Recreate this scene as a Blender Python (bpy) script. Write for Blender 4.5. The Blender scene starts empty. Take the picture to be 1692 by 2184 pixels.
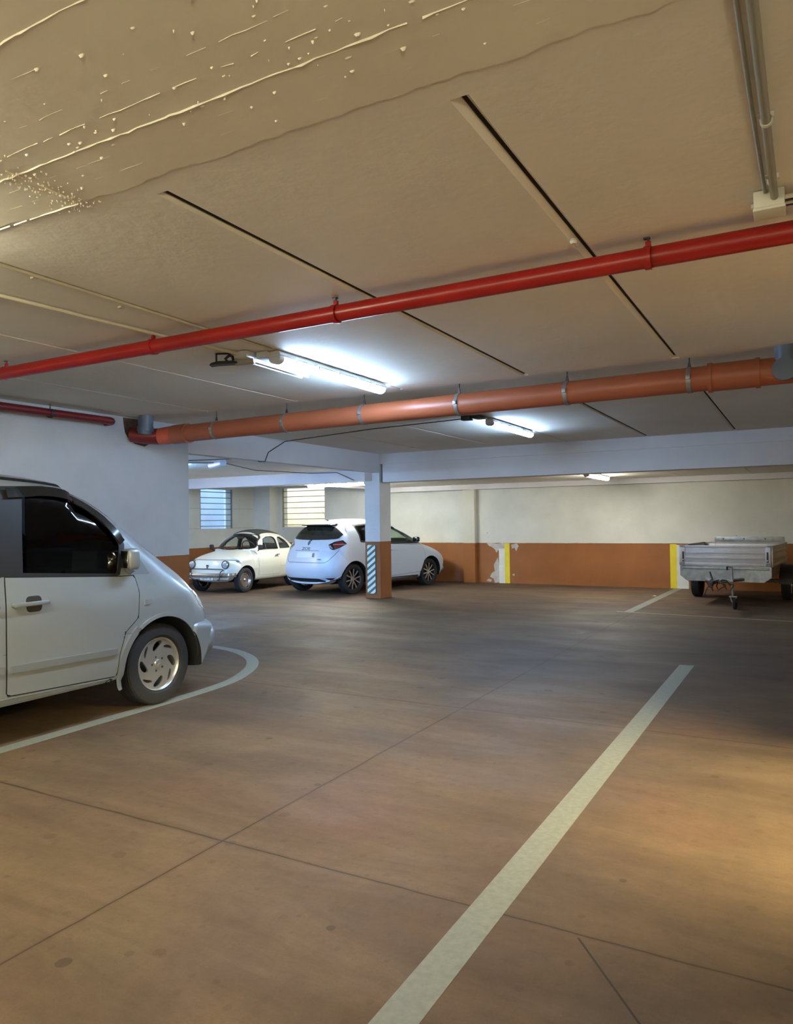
import bpy, bmesh, math, random
from mathutils import Vector, Matrix
from mathutils.bvhtree import BVHTree
from mathutils.geometry import delaunay_2d_cdt, tessellate_polygon
PI = math.pi
R = math.radians
C = bpy.context.scene.collection
sc = bpy.context.scene

# ------------------------------------------------------------------ camera
cam_d = bpy.data.cameras.new('camera'); cam = bpy.data.objects.new('camera', cam_d); C.objects.link(cam)
cam.location = (0, 0, 1.45)
cam.rotation_euler = (Matrix.Rotation(R(29.14), 3, 'Z') @ Matrix.Rotation(R(90.77), 3, 'X') @ Matrix.Rotation(R(-0.76), 3, 'Z')).to_euler()
cam_d.sensor_fit = 'VERTICAL'; cam_d.sensor_height = 24.0
cam_d.lens = 1567.0 / 2184.0 * 24.0
cam_d.clip_start = 0.05; cam_d.clip_end = 200
sc.camera = cam
sc.cycles.transparent_max_bounces = 16; sc.cycles.max_bounces = 8; sc.cycles.glossy_bounces = 3
# ------------------------------------------------------------------ world (daylight outside the window wells)
w = bpy.data.worlds.new('sky'); sc.world = w; w.use_nodes = True
bg = w.node_tree.nodes['Background']
bg.inputs[0].default_value = (0.62, 0.80, 1.0, 1); bg.inputs[1].default_value = .5
sun_d = bpy.data.lights.new('sun', 'SUN'); sun_d.energy = 1.1; sun_d.angle = R(1.5); sun_d.color = (1, .88, .66)
sun = bpy.data.objects.new('sun', sun_d); C.objects.link(sun); sun.location = (-12, 20, 12)
sun.rotation_euler = Vector((-.35, .55, -.75)).to_track_quat('-Z', 'Y').to_euler()
# daylight falling in through the doorway at the back of the left bay
dl_d = bpy.data.lights.new('daylight_doorway', 'AREA'); dl_d.shape = 'RECTANGLE'; dl_d.size = 1.0; dl_d.size_y = 2.0; dl_d.energy = 45; dl_d.color = (.30, .54, 1.0)
dl = bpy.data.objects.new('daylight_doorway', dl_d); C.objects.link(dl); dl.location = (-8.12, 2.35, 1.05); dl.rotation_euler = (R(90), 0, 0)
# ------------------------------------------------------------------ exposure
sc.view_settings.view_transform = 'Standard'; sc.view_settings.look = 'None'
sc.view_settings.gamma = 1.0; sc.view_settings.use_curve_mapping = False
sc.view_settings.exposure = 2.42
# lamp outputs (emission strength, colour)
COOL = (0.46, 0.68, 1.0); COOL2 = (0.22, 0.50, 1.0); NEUT = (1.0, 0.95, 0.70); WARM = (1.0, 0.83, 0.40)
POW = dict(lamp1=30, lamp2=32, far=26, leftfar=50, leftbay=34, bayback=120, near=28, back=30, door=340, wall=38, hid=24)

# ================================================================== helpers
def srgb(r, g, b):
    f = lambda c: (c/255/12.92) if c/255 <= .04045 else ((c/255+.055)/1.055)**2.4
    return (f(r), f(g), f(b), 1)

def mat(name, col=(.8,.8,.8,1), rough=.5, metal=0.0, bump=0.0, bscale=60, var=0.0, vscale=6, emit=None, estr=0, coat=0.0, spec=.5, alpha=1.0):
    m = bpy.data.materials.new(name); m.use_nodes = True
    nt = m.node_tree; N = nt.nodes; L = nt.links
    b = N['Principled BSDF']
    b.inputs['Base Color'].default_value = col; b.inputs['Roughness'].default_value = rough
    b.inputs['Metallic'].default_value = metal; b.inputs['Coat Weight'].default_value = coat
    b.inputs['Coat Roughness'].default_value = .14
    b.inputs['Specular IOR Level'].default_value = spec
    tc = N.new('ShaderNodeTexCoord')
    if var > 0:
        n = N.new('ShaderNodeTexNoise'); n.inputs['Scale'].default_value = vscale; n.inputs['Detail'].default_value = 6
        L.new(tc.outputs['Object'], n.inputs['Vector'])
        mr = N.new('ShaderNodeMapRange'); mr.inputs['From Min'].default_value = .3; mr.inputs['From Max'].default_value = .7
        mr.inputs['To Min'].default_value = 1-var; mr.inputs['To Max'].default_value = 1+var*.4
        L.new(n.outputs['Fac'], mr.inputs['Value'])
        mx = N.new('ShaderNodeVectorMath'); mx.operation = 'SCALE'; mx.inputs[0].default_value = col[:3]
        L.new(mr.outputs[0], mx.inputs['Scale']); L.new(mx.outputs[0], b.inputs['Base Color'])
    if bump > 0:
        n2 = N.new('ShaderNodeTexNoise'); n2.inputs['Scale'].default_value = bscale; n2.inputs['Detail'].default_value = 5
        L.new(tc.outputs['Object'], n2.inputs['Vector'])
        bp = N.new('ShaderNodeBump'); bp.inputs['Strength'].default_value = bump; bp.inputs['Distance'].default_value = .01
        L.new(n2.outputs['Fac'], bp.inputs['Height']); L.new(bp.outputs[0], b.inputs['Normal'])
    if emit:
        b.inputs['Emission Color'].default_value = (*emit[:3], 1); b.inputs['Emission Strength'].default_value = estr
    return m

def glass_mat(name, tint=(.7,.8,.75), refl=.12):
    m = bpy.data.materials.new(name); m.use_nodes = True
    nt = m.node_tree; N = nt.nodes; L = nt.links
    N.remove(N['Principled BSDF']); out = N['Material Output']
    tr = N.new('ShaderNodeBsdfTransparent'); tr.inputs[0].default_value = (*tint, 1)
    gl = N.new('ShaderNodeBsdfGlossy'); gl.inputs['Roughness'].default_value = .03
    fr = N.new('ShaderNodeLayerWeight'); fr.inputs[0].default_value = .5
    pw = N.new('ShaderNodeMath'); pw.operation = 'POWER'; pw.inputs[1].default_value = 4; L.new(fr.outputs['Facing'], pw.inputs[0])
    ad = N.new('ShaderNodeMath'); ad.operation = 'MULTIPLY_ADD'; ad.inputs[1].default_value = .7; ad.inputs[2].default_value = refl*.35; L.new(pw.outputs[0], ad.inputs[0])
    mx = N.new('ShaderNodeMixShader'); L.new(ad.outputs[0], mx.inputs[0]); L.new(tr.outputs[0], mx.inputs[1]); L.new(gl.outputs[0], mx.inputs[2])
    L.new(mx.outputs[0], out.inputs[0])
    return m

class MB:
    """mesh builder"""
    def __init__(s): s.bm = bmesh.new()
    def box(s, x0, x1, y0, y1, z0, z1, bev=0, mi=0, M=None, seg=2):
        b = bmesh.new(); bmesh.ops.create_cube(b, size=1)
        for v in b.verts: v.co = Vector((x0+(v.co.x+.5)*(x1-x0), y0+(v.co.y+.5)*(y1-y0), z0+(v.co.z+.5)*(z1-z0)))
        if bev: bmesh.ops.bevel(b, geom=b.edges[:], offset=bev, segments=seg, affect='EDGES', profile=.5)
        s._merge(b, mi, M); return s
    def _merge(s, b, mi=0, M=None):
        if M is not None: bmesh.ops.transform(b, matrix=M, verts=b.verts)
        mp = {}
        for v in b.verts: mp[v] = s.bm.verts.new(v.co)
        for f in b.faces:
            try:
                nf = s.bm.faces.new([mp[v] for v in f.verts]); nf.material_index = mi if mi else f.material_index
            except ValueError: pass
        b.free()
    def tube(s, path, r, n=16, mi=0, cap=True, closed=False):
        path = [Vector(p) for p in path]; rr = r if isinstance(r, (list, tuple)) else [r]*len(path)
        rings = []; up = None
        for i, p in enumerate(path):
            if closed: t = path[(i+1) % len(path)]-path[i-1]
            else: t = path[min(i+1, len(path)-1)]-path[max(i-1, 0)]
            t.normalize()
            if up is None:
                up = Vector((0,0,1)) if abs(t.z) < .9 else Vector((1,0,0))
            a = t.cross(up); a.normalize(); up = a.cross(t); up.normalize()
            rings.append([s.bm.verts.new(p+(a*math.cos(2*PI*k/n)+up*math.sin(2*PI*k/n))*rr[i]) for k in range(n)])
        m = len(rings)
        for i in range(m if closed else m-1):
            A, B = rings[i], rings[(i+1) % m]
            for k in range(n):
                f = s.bm.faces.new((A[k], A[(k+1) % n], B[(k+1) % n], B[k])); f.material_index = mi
        if cap and not closed:
            for rg in (rings[0], rings[-1]):
                try: s.bm.faces.new(rg).material_index = mi
                except ValueError: pass
        return s
    def lathe(s, prof, n=48, axis='x', c=(0,0,0), mi=0, closed=False):
        c = Vector(c); rings = []
        for a, r in prof:
            ring = []
            for k in range(n):
                t = 2*PI*k/n; u, v = r*math.cos(t), r*math.sin(t)
                p = {'x': Vector((a, u, v)), 'y': Vector((u, a, v)), 'z': Vector((u, v, a))}[axis]
                ring.append(s.bm.verts.new(c+p))
            rings.append(ring)
        m = len(rings)
        for i in range(m if closed else m-1):
            A, B = rings[i], rings[(i+1) % m]
            for k in range(n):
                f = s.bm.faces.new((A[k], A[(k+1) % n], B[(k+1) % n], B[k])); f.material_index = mi
        if not closed:
            for rg, pr in ((rings[0], prof[0]), (rings[-1], prof[-1])):
                if pr[1] > 1e-4:
                    try: s.bm.faces.new(rg).material_index = mi
                    except ValueError: pass
        return s
    def prism(s, out, a0, a1, axis='x', mi=0, holes=()):
        """extrude 2D outline between a0 and a1 along axis. 2D coords: x:(y,z) y:(x,z) z:(x,y)"""
        def P(a, q): return {'x': Vector((a, q[0], q[1])), 'y': Vector((q[0], a, q[1])), 'z': Vector((q[0], q[1], a))}[axis]
        loops = [list(out)]+[list(h) for h in holes]
        flat = [q for l in loops for q in l]
        V0 = [s.bm.verts.new(P(a0, q)) for q in flat]; V1 = [s.bm.verts.new(P(a1, q)) for q in flat]
        tris = tessellate_polygon([[Vector((q[0], q[1], 0)) for q in l] for l in loops])
        for t in tris:
            for V in (V0, V1):
                try: s.bm.faces.new([V[i] for i in t]).material_index = mi
                except ValueError: pass
        o = 0
        for l in loops:
            n = len(l)
            for i in range(n):
                j = (i+1) % n
                try: s.bm.faces.new((V0[o+i], V0[o+j], V1[o+j], V1[o+i])).material_index = mi
                except ValueError: pass
            o += n
        return s
    def build(s, name, mats, parent=None, smooth=35, loc=None, rot=None):
        bmesh.ops.recalc_face_normals(s.bm, faces=s.bm.faces)
        me = bpy.data.meshes.new(name); s.bm.to_mesh(me); s.bm.free()
        if not isinstance(mats, (list, tuple)): mats = [mats]
        for m in mats: me.materials.append(m)
        if smooth:
            me.polygons.foreach_set('use_smooth', [True]*len(me.polygons)); me.set_sharp_from_angle(angle=R(smooth))
        o = bpy.data.objects.new(name, me); C.objects.link(o)
        if parent: o.parent = parent
        if loc is not None: o.location = loc
        if rot is not None: o.rotation_euler = rot
        return o

def tag(o, label=None, cat=None, group=None, kind=None):
    if label: o['label'] = label
    if cat: o['category'] = cat
    if group: o['group'] = group
    if kind: o['kind'] = kind
    return o
def empty(name, loc, rz=0, label=None, cat=None, group=None):
    o = bpy.data.objects.new(name, None); C.objects.link(o); o.location = loc; o.rotation_euler = (0,0,rz); o.empty_display_size = .2
    return tag(o, label, cat, group)
def struct(o, label=None, cat=None): return tag(o, label, cat, kind='structure')
def copy_tree(o, parent=None):
    c = o.copy(); C.objects.link(c); c.parent = parent
    for ch in list(o.children): copy_tree(ch, c)
    return c
def pip(p, poly):
    x, y = p; ins = False; n = len(poly); j = n-1
    for i in range(n):
        xi, yi = poly[i]; xj, yj = poly[j]
        if (yi > y) != (yj > y) and x < (xj-xi)*(y-yi)/(yj-yi)+xi: ins = not ins
        j = i
    return ins
def smooth_loop(pts, per=6, closed=True):
    out = []; n = len(pts)
    rng = range(n) if closed else range(n-1)
    for i in rng:
        g = (lambda k: pts[k % n]) if closed else (lambda k: pts[max(0, min(n-1, k))])
        p0, p1, p2, p3 = g(i-1), g(i), g(i+1), g(i+2)
        for k in range(per):
            t = k/per
            out.append(tuple(.5*((2*b)+(-a+c)*t+(2*a-5*b+4*c-d)*t*t+(-a+3*b-3*c+d)*t**3) for a, b, c, d in zip(p0, p1, p2, p3)))
    if not closed: out.append(tuple(pts[-1]))
    return out
def resample(pts, ds, closed=True):
    P = list(pts)+([pts[0]] if closed else [])
    L = [0]
    for a, b in zip(P, P[1:]): L.append(L[-1]+math.dist(a, b))
    n = max(4, int(round(L[-1]/ds))); out = []; j = 0
    for i in range(n if closed else n+1):
        t = L[-1]*i/n
        while j < len(L)-2 and L[j+1] < t: j += 1
        f = (t-L[j])/max(1e-9, L[j+1]-L[j]); out.append(tuple(a+(b-a)*f for a, b in zip(P[j], P[j+1])))
    return out
def rrect(x0, x1, z0, z1, r, n=5):
    o = []
    for cx, cz, a0 in ((x1-r, z1-r, 0), (x0+r, z1-r, 90), (x0+r, z0+r, 180), (x1-r, z0+r, 270)):
        for k in range(n+1):
            a = R(a0+90*k/n); o.append((cx+r*math.cos(a), cz+r*math.sin(a)))
    return o
def circ(cx, cy, r, n=24, a0=0, a1=360): return [(cx+r*math.cos(R(a0+(a1-a0)*k/n)), cy+r*math.sin(R(a0+(a1-a0)*k/n))) for k in range(n if a1-a0 == 360 else n+1)]

def patch(name, out, axis, sgn, bvh, m, parent, off=.003, th=.006, holes=(), grid=.06, smooth=35, label=None):
    """a panel that follows a body surface: outline in the view plane, projected on the surface along axis"""
    vs, es = [], []
    for l in [out]+list(holes):
        l = resample(l, min(grid, .04, max(.004, (max(p[0] for p in l)-min(p[0] for p in l)+max(p[1] for p in l)-min(p[1] for p in l))/18))); o = len(vs); vs += [Vector(p[:2]) for p in l]; es += [(o+i, o+(i+1) % len(l)) for i in range(len(l))]
    xs = [p[0] for p in out]; ys = [p[1] for p in out]
    x = min(xs)+grid*.5
    while x < max(xs):
        y = min(ys)+grid*.5
        while y < max(ys):
            if pip((x, y), out) and not any(pip((x, y), h) for h in holes):
                if min((Vector((x, y))-v).length for v in vs) > grid*.35: vs.append(Vector((x, y)))
            y += grid
        x += grid
    r = delaunay_2d_cdt(vs, es, [], 0, 1e-5)
    V2, F = r[0], r[2]
    A = {'x': 0, 'y': 1, 'z': 2}[axis]
    d = Vector((0,0,0)); d[A] = -sgn
    co = []; ok = []
    for i, q in enumerate(V2):
        p = {'x': Vector((0, q.x, q.y)), 'y': Vector((q.x, 0, q.y)), 'z': Vector((q.x, q.y, 0))}[axis]
        p[A] = sgn*6
        hit = bvh.ray_cast(p, d)
        if hit[0] is None or abs(hit[1].dot(d)) < .12: co.append((p, None))
        else: co.append((hit[0], hit[1])); ok.append(i)
    for i, (p, nr) in enumerate(co):
        if nr is None:
            j = min(ok, key=lambda k: (V2[k]-V2[i]).length_squared); h = p.copy(); h[A] = co[j][0][A]; co[i] = (h, co[j][1])
    b = bmesh.new()
    sg = [(n_ if n_.dot(d) < 0 else -n_) for h, n_ in co]
    T = [b.verts.new(h + n_*off) for (h, _), n_ in zip(co, sg)]; U = [b.verts.new(h + n_*(off-th)) for (h, _), n_ in zip(co, sg)]; EC = {}
    for f in F:
        c = sum((V2[i] for i in f), Vector((0,0)))/len(f)
        if pip(c, out) and not any(pip(c, h) for h in holes):
            b.faces.new([T[i] for i in f]); b.faces.new([U[i] for i in reversed(f)])
            for i, j in zip(f, list(f[1:])+[f[0]]): EC[frozenset((i, j))] = EC.get(frozenset((i, j)), []) + [(i, j)]
    for v in EC.values():
        if len(v) == 1: i, j = v[0]; b.faces.new((T[j], T[i], U[i], U[j]))
    for v in [v for v in b.verts if not v.link_faces]: b.verts.remove(v)
    mb = MB(); mb._merge(b)
    o = mb.build(name, m, parent, smooth)
    if label: o['label'] = label
    return o

def pstrip(name, pts, wd, axis, sgn, bvh, m, parent, off=.002, th=.002, closed=False, smooth=35, step=.03):
    """a narrow band following a polyline laid on the body surface"""
    P = resample(pts, step, closed); n = len(P); b = bmesh.new(); A = {'x': 0, 'y': 1, 'z': 2}[axis]; d = Vector((0,0,0)); d[A] = -sgn; rows = []; last = None
    for i, p in enumerate(P):
        q0 = P[(i-1) % n] if closed else P[max(0, i-1)]; q1 = P[(i+1) % n] if closed else P[min(n-1, i+1)]
        t = Vector((q1[0]-q0[0], q1[1]-q0[1])).normalized(); nn = Vector((-t.y, t.x)); row = []
        for k in (-.5, .5):
            q = Vector(p[:2])+nn*wd*k
            o = {'x': Vector((0, q.x, q.y)), 'y': Vector((q.x, 0, q.y)), 'z': Vector((q.x, q.y, 0))}[axis]; o[A] = sgn*6
            h = bvh.ray_cast(o, d)
            if h[0] is None:
                o[A] = last[A] if last else 0; hh = o.copy(); nr = -d
            else: hh, nr = h[0], h[1]
            last = hh; nr = nr if nr.dot(d) < 0 else -nr; row += [b.verts.new(hh+nr*off), b.verts.new(hh+nr*(off-th))]
        rows.append((row[0], row[2], row[3], row[1]))
    for i in range(n if closed else n-1):
        r0, r1 = rows[i], rows[(i+1) % n]
        for k in range(4): b.faces.new((r0[k], r0[(k+1) % 4], r1[(k+1) % 4], r1[k]))
    if not closed: b.faces.new(rows[0]); b.faces.new(rows[-1][::-1])
    mb = MB(); mb._merge(b); return mb.build(name, m, parent, smooth)

def shell(sil, rfun, wfun, spine_z, ymin, ymax, e=2.5, ds=.05, mi=0, rf=0.0, rr=0.0):
    P = resample(smooth_loop(sil, 8), ds); n = len(P); zmin = min(p[1] for p in P)
    def yext(z):
        ys = []
        for a, b in zip(P, P[1:]+P[:1]):
            if (a[1]-z)*(b[1]-z) <= 0 and a[1] != b[1]: ys.append(a[0]+(b[0]-a[0])*(z-a[1])/(b[1]-a[1]))
        return (min(ys), max(ys)) if ys else (min(p[0] for p in P), max(p[0] for p in P))
    def plan(y, z):
        a, b = yext(max(z, zmin+.04)); g = lambda d: 0 if d <= 0 else (1 if d >= 1 else (1-(1-d)**e)**(1/e))
        k = 1
        if rf: k *= g((b-y)/rf+.02)
        if rr: k *= g((y-a)/rr+.02)
        return k
    S = [(min(max(y, ymin), ymax), spine_z) for y, z in P]
    sv = [0, .12, .25, .38, .5, .6, .7, .78, .85, .91, .96, .99, 1.0]
    b = bmesh.new(); rings = []
    spec = [(s, 1-(1-s**e)**(1/e), 0) for s in sv]+[(1, 1, f) for f in (.15, .3, .5, .7, .85, .95, .994)]
    for s, u, f in spec:
        ring = []
        for (y, z), (sy, sz) in zip(P, S):
            L = math.hypot(sy-y, sz-z); r = min(rfun(y, z), .85*L)
            d = u*r+(L-r)*f; t = d/L
            py, pz = y+(sy-y)*t, z+(sz-z)*t
            k = plan(py, pz) if (rf or rr) and z < zmin+.035 else 1
            ring.append((wfun(py, pz)*s*k, py, pz))
        rings.append(ring)
    R_ = [[b.verts.new(p) for p in ring] for ring in rings]
    L_ = [R_[0]]+[[b.verts.new((-p[0], p[1], p[2])) for p in ring] for ring in rings[1:]]
    for G in (R_, L_):
        for i in range(len(G)-1):
            for k in range(n):
                f = b.faces.new((G[i][k], G[i][(k+1) % n], G[i+1][(k+1) % n], G[i+1][k])); f.material_index = mi
        lp = [Vector((v.co.y, v.co.z, 0)) for v in G[-1]]
        for t in tessellate_polygon([lp]):
            try: b.faces.new([G[-1][i] for i in t]).material_index = mi
            except ValueError: pass
    bmesh.ops.recalc_face_normals(b, faces=b.faces)
    return b

def cut(body_bm, mats, cutters, name, parent, smooth=40):
    """boolean-cut bmesh cutters [(bmesh, material)] out of body"""
    me = bpy.data.meshes.new(name); body_bm.to_mesh(me); body_bm.free()
    for m in mats: me.materials.append(m)
    o = bpy.data.objects.new(name, me); C.objects.link(o); tmp = []
    for cb, cm in cutters:
        bmesh.ops.recalc_face_normals(cb, faces=cb.faces)
        cme = bpy.data.meshes.new('cut'); cb.to_mesh(cme); cb.free(); cme.materials.append(cm)
        co = bpy.data.objects.new('cut', cme); C.objects.link(co); tmp.append(co)
        md = o.modifiers.new('b', 'BOOLEAN'); md.operation = 'DIFFERENCE'; md.solver = 'EXACT'; md.object = co
        try: md.material_mode = 'TRANSFER'
        except Exception: pass
    bpy.context.view_layer.update()
    dg = bpy.context.evaluated_depsgraph_get()
    nm = bpy.data.meshes.new_from_object(o.evaluated_get(dg), depsgraph=dg)
    o.modifiers.clear(); o.data = nm
    nm.name = name
    for t in tmp:
        d = t.data; bpy.data.objects.remove(t); bpy.data.meshes.remove(d)
    bpy.data.meshes.remove(me)
    nm.polygons.foreach_set('use_smooth', [True]*len(nm.polygons)); nm.set_sharp_from_angle(angle=R(smooth))
    if parent: o.parent = parent
    return o

def text_mesh(name, s, size, m, parent, loc, rot, ext=.002, sx=1.0, label=None):
    cu = bpy.data.curves.new(name, 'FONT'); cu.body = s; cu.size = size; cu.extrude = ext; cu.align_x = 'CENTER'; cu.align_y = 'CENTER'
    t = bpy.data.objects.new(name, cu); C.objects.link(t); bpy.context.view_layer.update()
    dg = bpy.context.evaluated_depsgraph_get(); me = bpy.data.meshes.new_from_object(t.evaluated_get(dg), depsgraph=dg)
    bpy.data.objects.remove(t); me.materials.clear(); me.materials.append(m)
    o = bpy.data.objects.new(name, me); C.objects.link(o); o.parent = parent; o.location = loc; o.rotation_euler = rot; o.scale = (sx, 1, 1)
    if label: o['label'] = label
    return o

# ================================================================== materials
def wall_mat(name, dado, white=srgb(214,214,208), joints=()):
    """off-white emulsion above, ochre dado below height `dado`"""
    m = bpy.data.materials.new(name); m.use_nodes = True
    nt = m.node_tree; N = nt.nodes; L = nt.links; b = N['Principled BSDF']; b.inputs['Roughness'].default_value = .7
    g = N.new('ShaderNodeNewGeometry'); sp = N.new('ShaderNodeSeparateXYZ'); L.new(g.outputs['Position'], sp.inputs[0])
    n = N.new('ShaderNodeTexNoise'); n.inputs['Scale'].default_value = 1.6; n.inputs['Detail'].default_value = 7; L.new(g.outputs['Position'], n.inputs['Vector'])
    n3 = N.new('ShaderNodeTexNoise'); n3.inputs['Scale'].default_value = 9; n3.inputs['Detail'].default_value = 3; L.new(g.outputs['Position'], n3.inputs['Vector'])
    # wobbly dado line
    wob = N.new('ShaderNodeMath'); wob.operation = 'MULTIPLY_ADD'; wob.inputs[1].default_value = .012; L.new(n3.outputs['Fac'], wob.inputs[0]); L.new(sp.outputs['Z'], wob.inputs[2])
    lt = N.new('ShaderNodeMath'); lt.operation = 'LESS_THAN'; lt.inputs[1].default_value = dado+.006; L.new(wob.outputs[0], lt.inputs[0])
    cw = N.new('ShaderNodeValToRGB'); cw.color_ramp.elements[0].position = .3; cw.color_ramp.elements[1].position = .75
    cw.color_ramp.elements[0].color = tuple(c*.82 for c in white[:3])+(1,); cw.color_ramp.elements[1].color = white
    L.new(n.outputs['Fac'], cw.inputs[0])
    co = N.new('ShaderNodeValToRGB'); co.color_ramp.elements[0].position = .3; co.color_ramp.elements[1].position = .75
    co.color_ramp.elements[0].color = srgb(130,79,36); co.color_ramp.elements[1].color = srgb(148,92,44)
    L.new(n.outputs['Fac'], co.inputs[0])
    mx = N.new('ShaderNodeMix'); mx.data_type = 'RGBA'; L.new(lt.outputs[0], mx.inputs[0]); L.new(cw.outputs[0], mx.inputs[6]); L.new(co.outputs[0], mx.inputs[7])
    last = mx.outputs[2]
    # small dark pock marks
    v = N.new('ShaderNodeTexVoronoi'); v.inputs['Scale'].default_value = 2.2; L.new(g.outputs['Position'], v.inputs['Vector'])
    l2 = N.new('ShaderNodeMath'); l2.operation = 'LESS_THAN'; l2.inputs[1].default_value = .035; L.new(v.outputs['Distance'], l2.inputs[0])
    mz = N.new('ShaderNodeMath'); mz.operation = 'MULTIPLY'; mz.inputs[1].default_value = .45; L.new(l2.outputs[0], mz.inputs[0])
    mx2 = N.new('ShaderNodeMix'); mx2.data_type = 'RGBA'; L.new(mz.outputs[0], mx2.inputs[0]); L.new(last, mx2.inputs[6]); mx2.inputs[7].default_value = (.12,.1,.09,1)
    last = mx2.outputs[2]
    for jz in joints:
        a = N.new('ShaderNodeMath'); a.operation = 'COMPARE'; a.inputs[1].default_value = jz; a.inputs[2].default_value = .008; L.new(wob.outputs[0], a.inputs[0])
        q = N.new('ShaderNodeMath'); q.operation = 'MULTIPLY'; q.inputs[1].default_value = .35; L.new(a.outputs[0], q.inputs[0])
        mj = N.new('ShaderNodeMix'); mj.data_type = 'RGBA'; L.new(q.outputs[0], mj.inputs[0]); L.new(last, mj.inputs[6]); mj.inputs[7].default_value = (.15,.13,.1,1); last = mj.outputs[2]
    L.new(last, b.inputs['Base Color'])
    n2 = N.new('ShaderNodeTexNoise'); n2.inputs['Scale'].default_value = 25; n2.inputs['Detail'].default_value = 6; L.new(g.outputs['Position'], n2.inputs['Vector'])
    bp = N.new('ShaderNodeBump'); bp.inputs['Strength'].default_value = .35; bp.inputs['Distance'].default_value = .01; L.new(n2.outputs['Fac'], bp.inputs['Height']); L.new(bp.outputs[0], b.inputs['Normal'])
    return m

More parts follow.
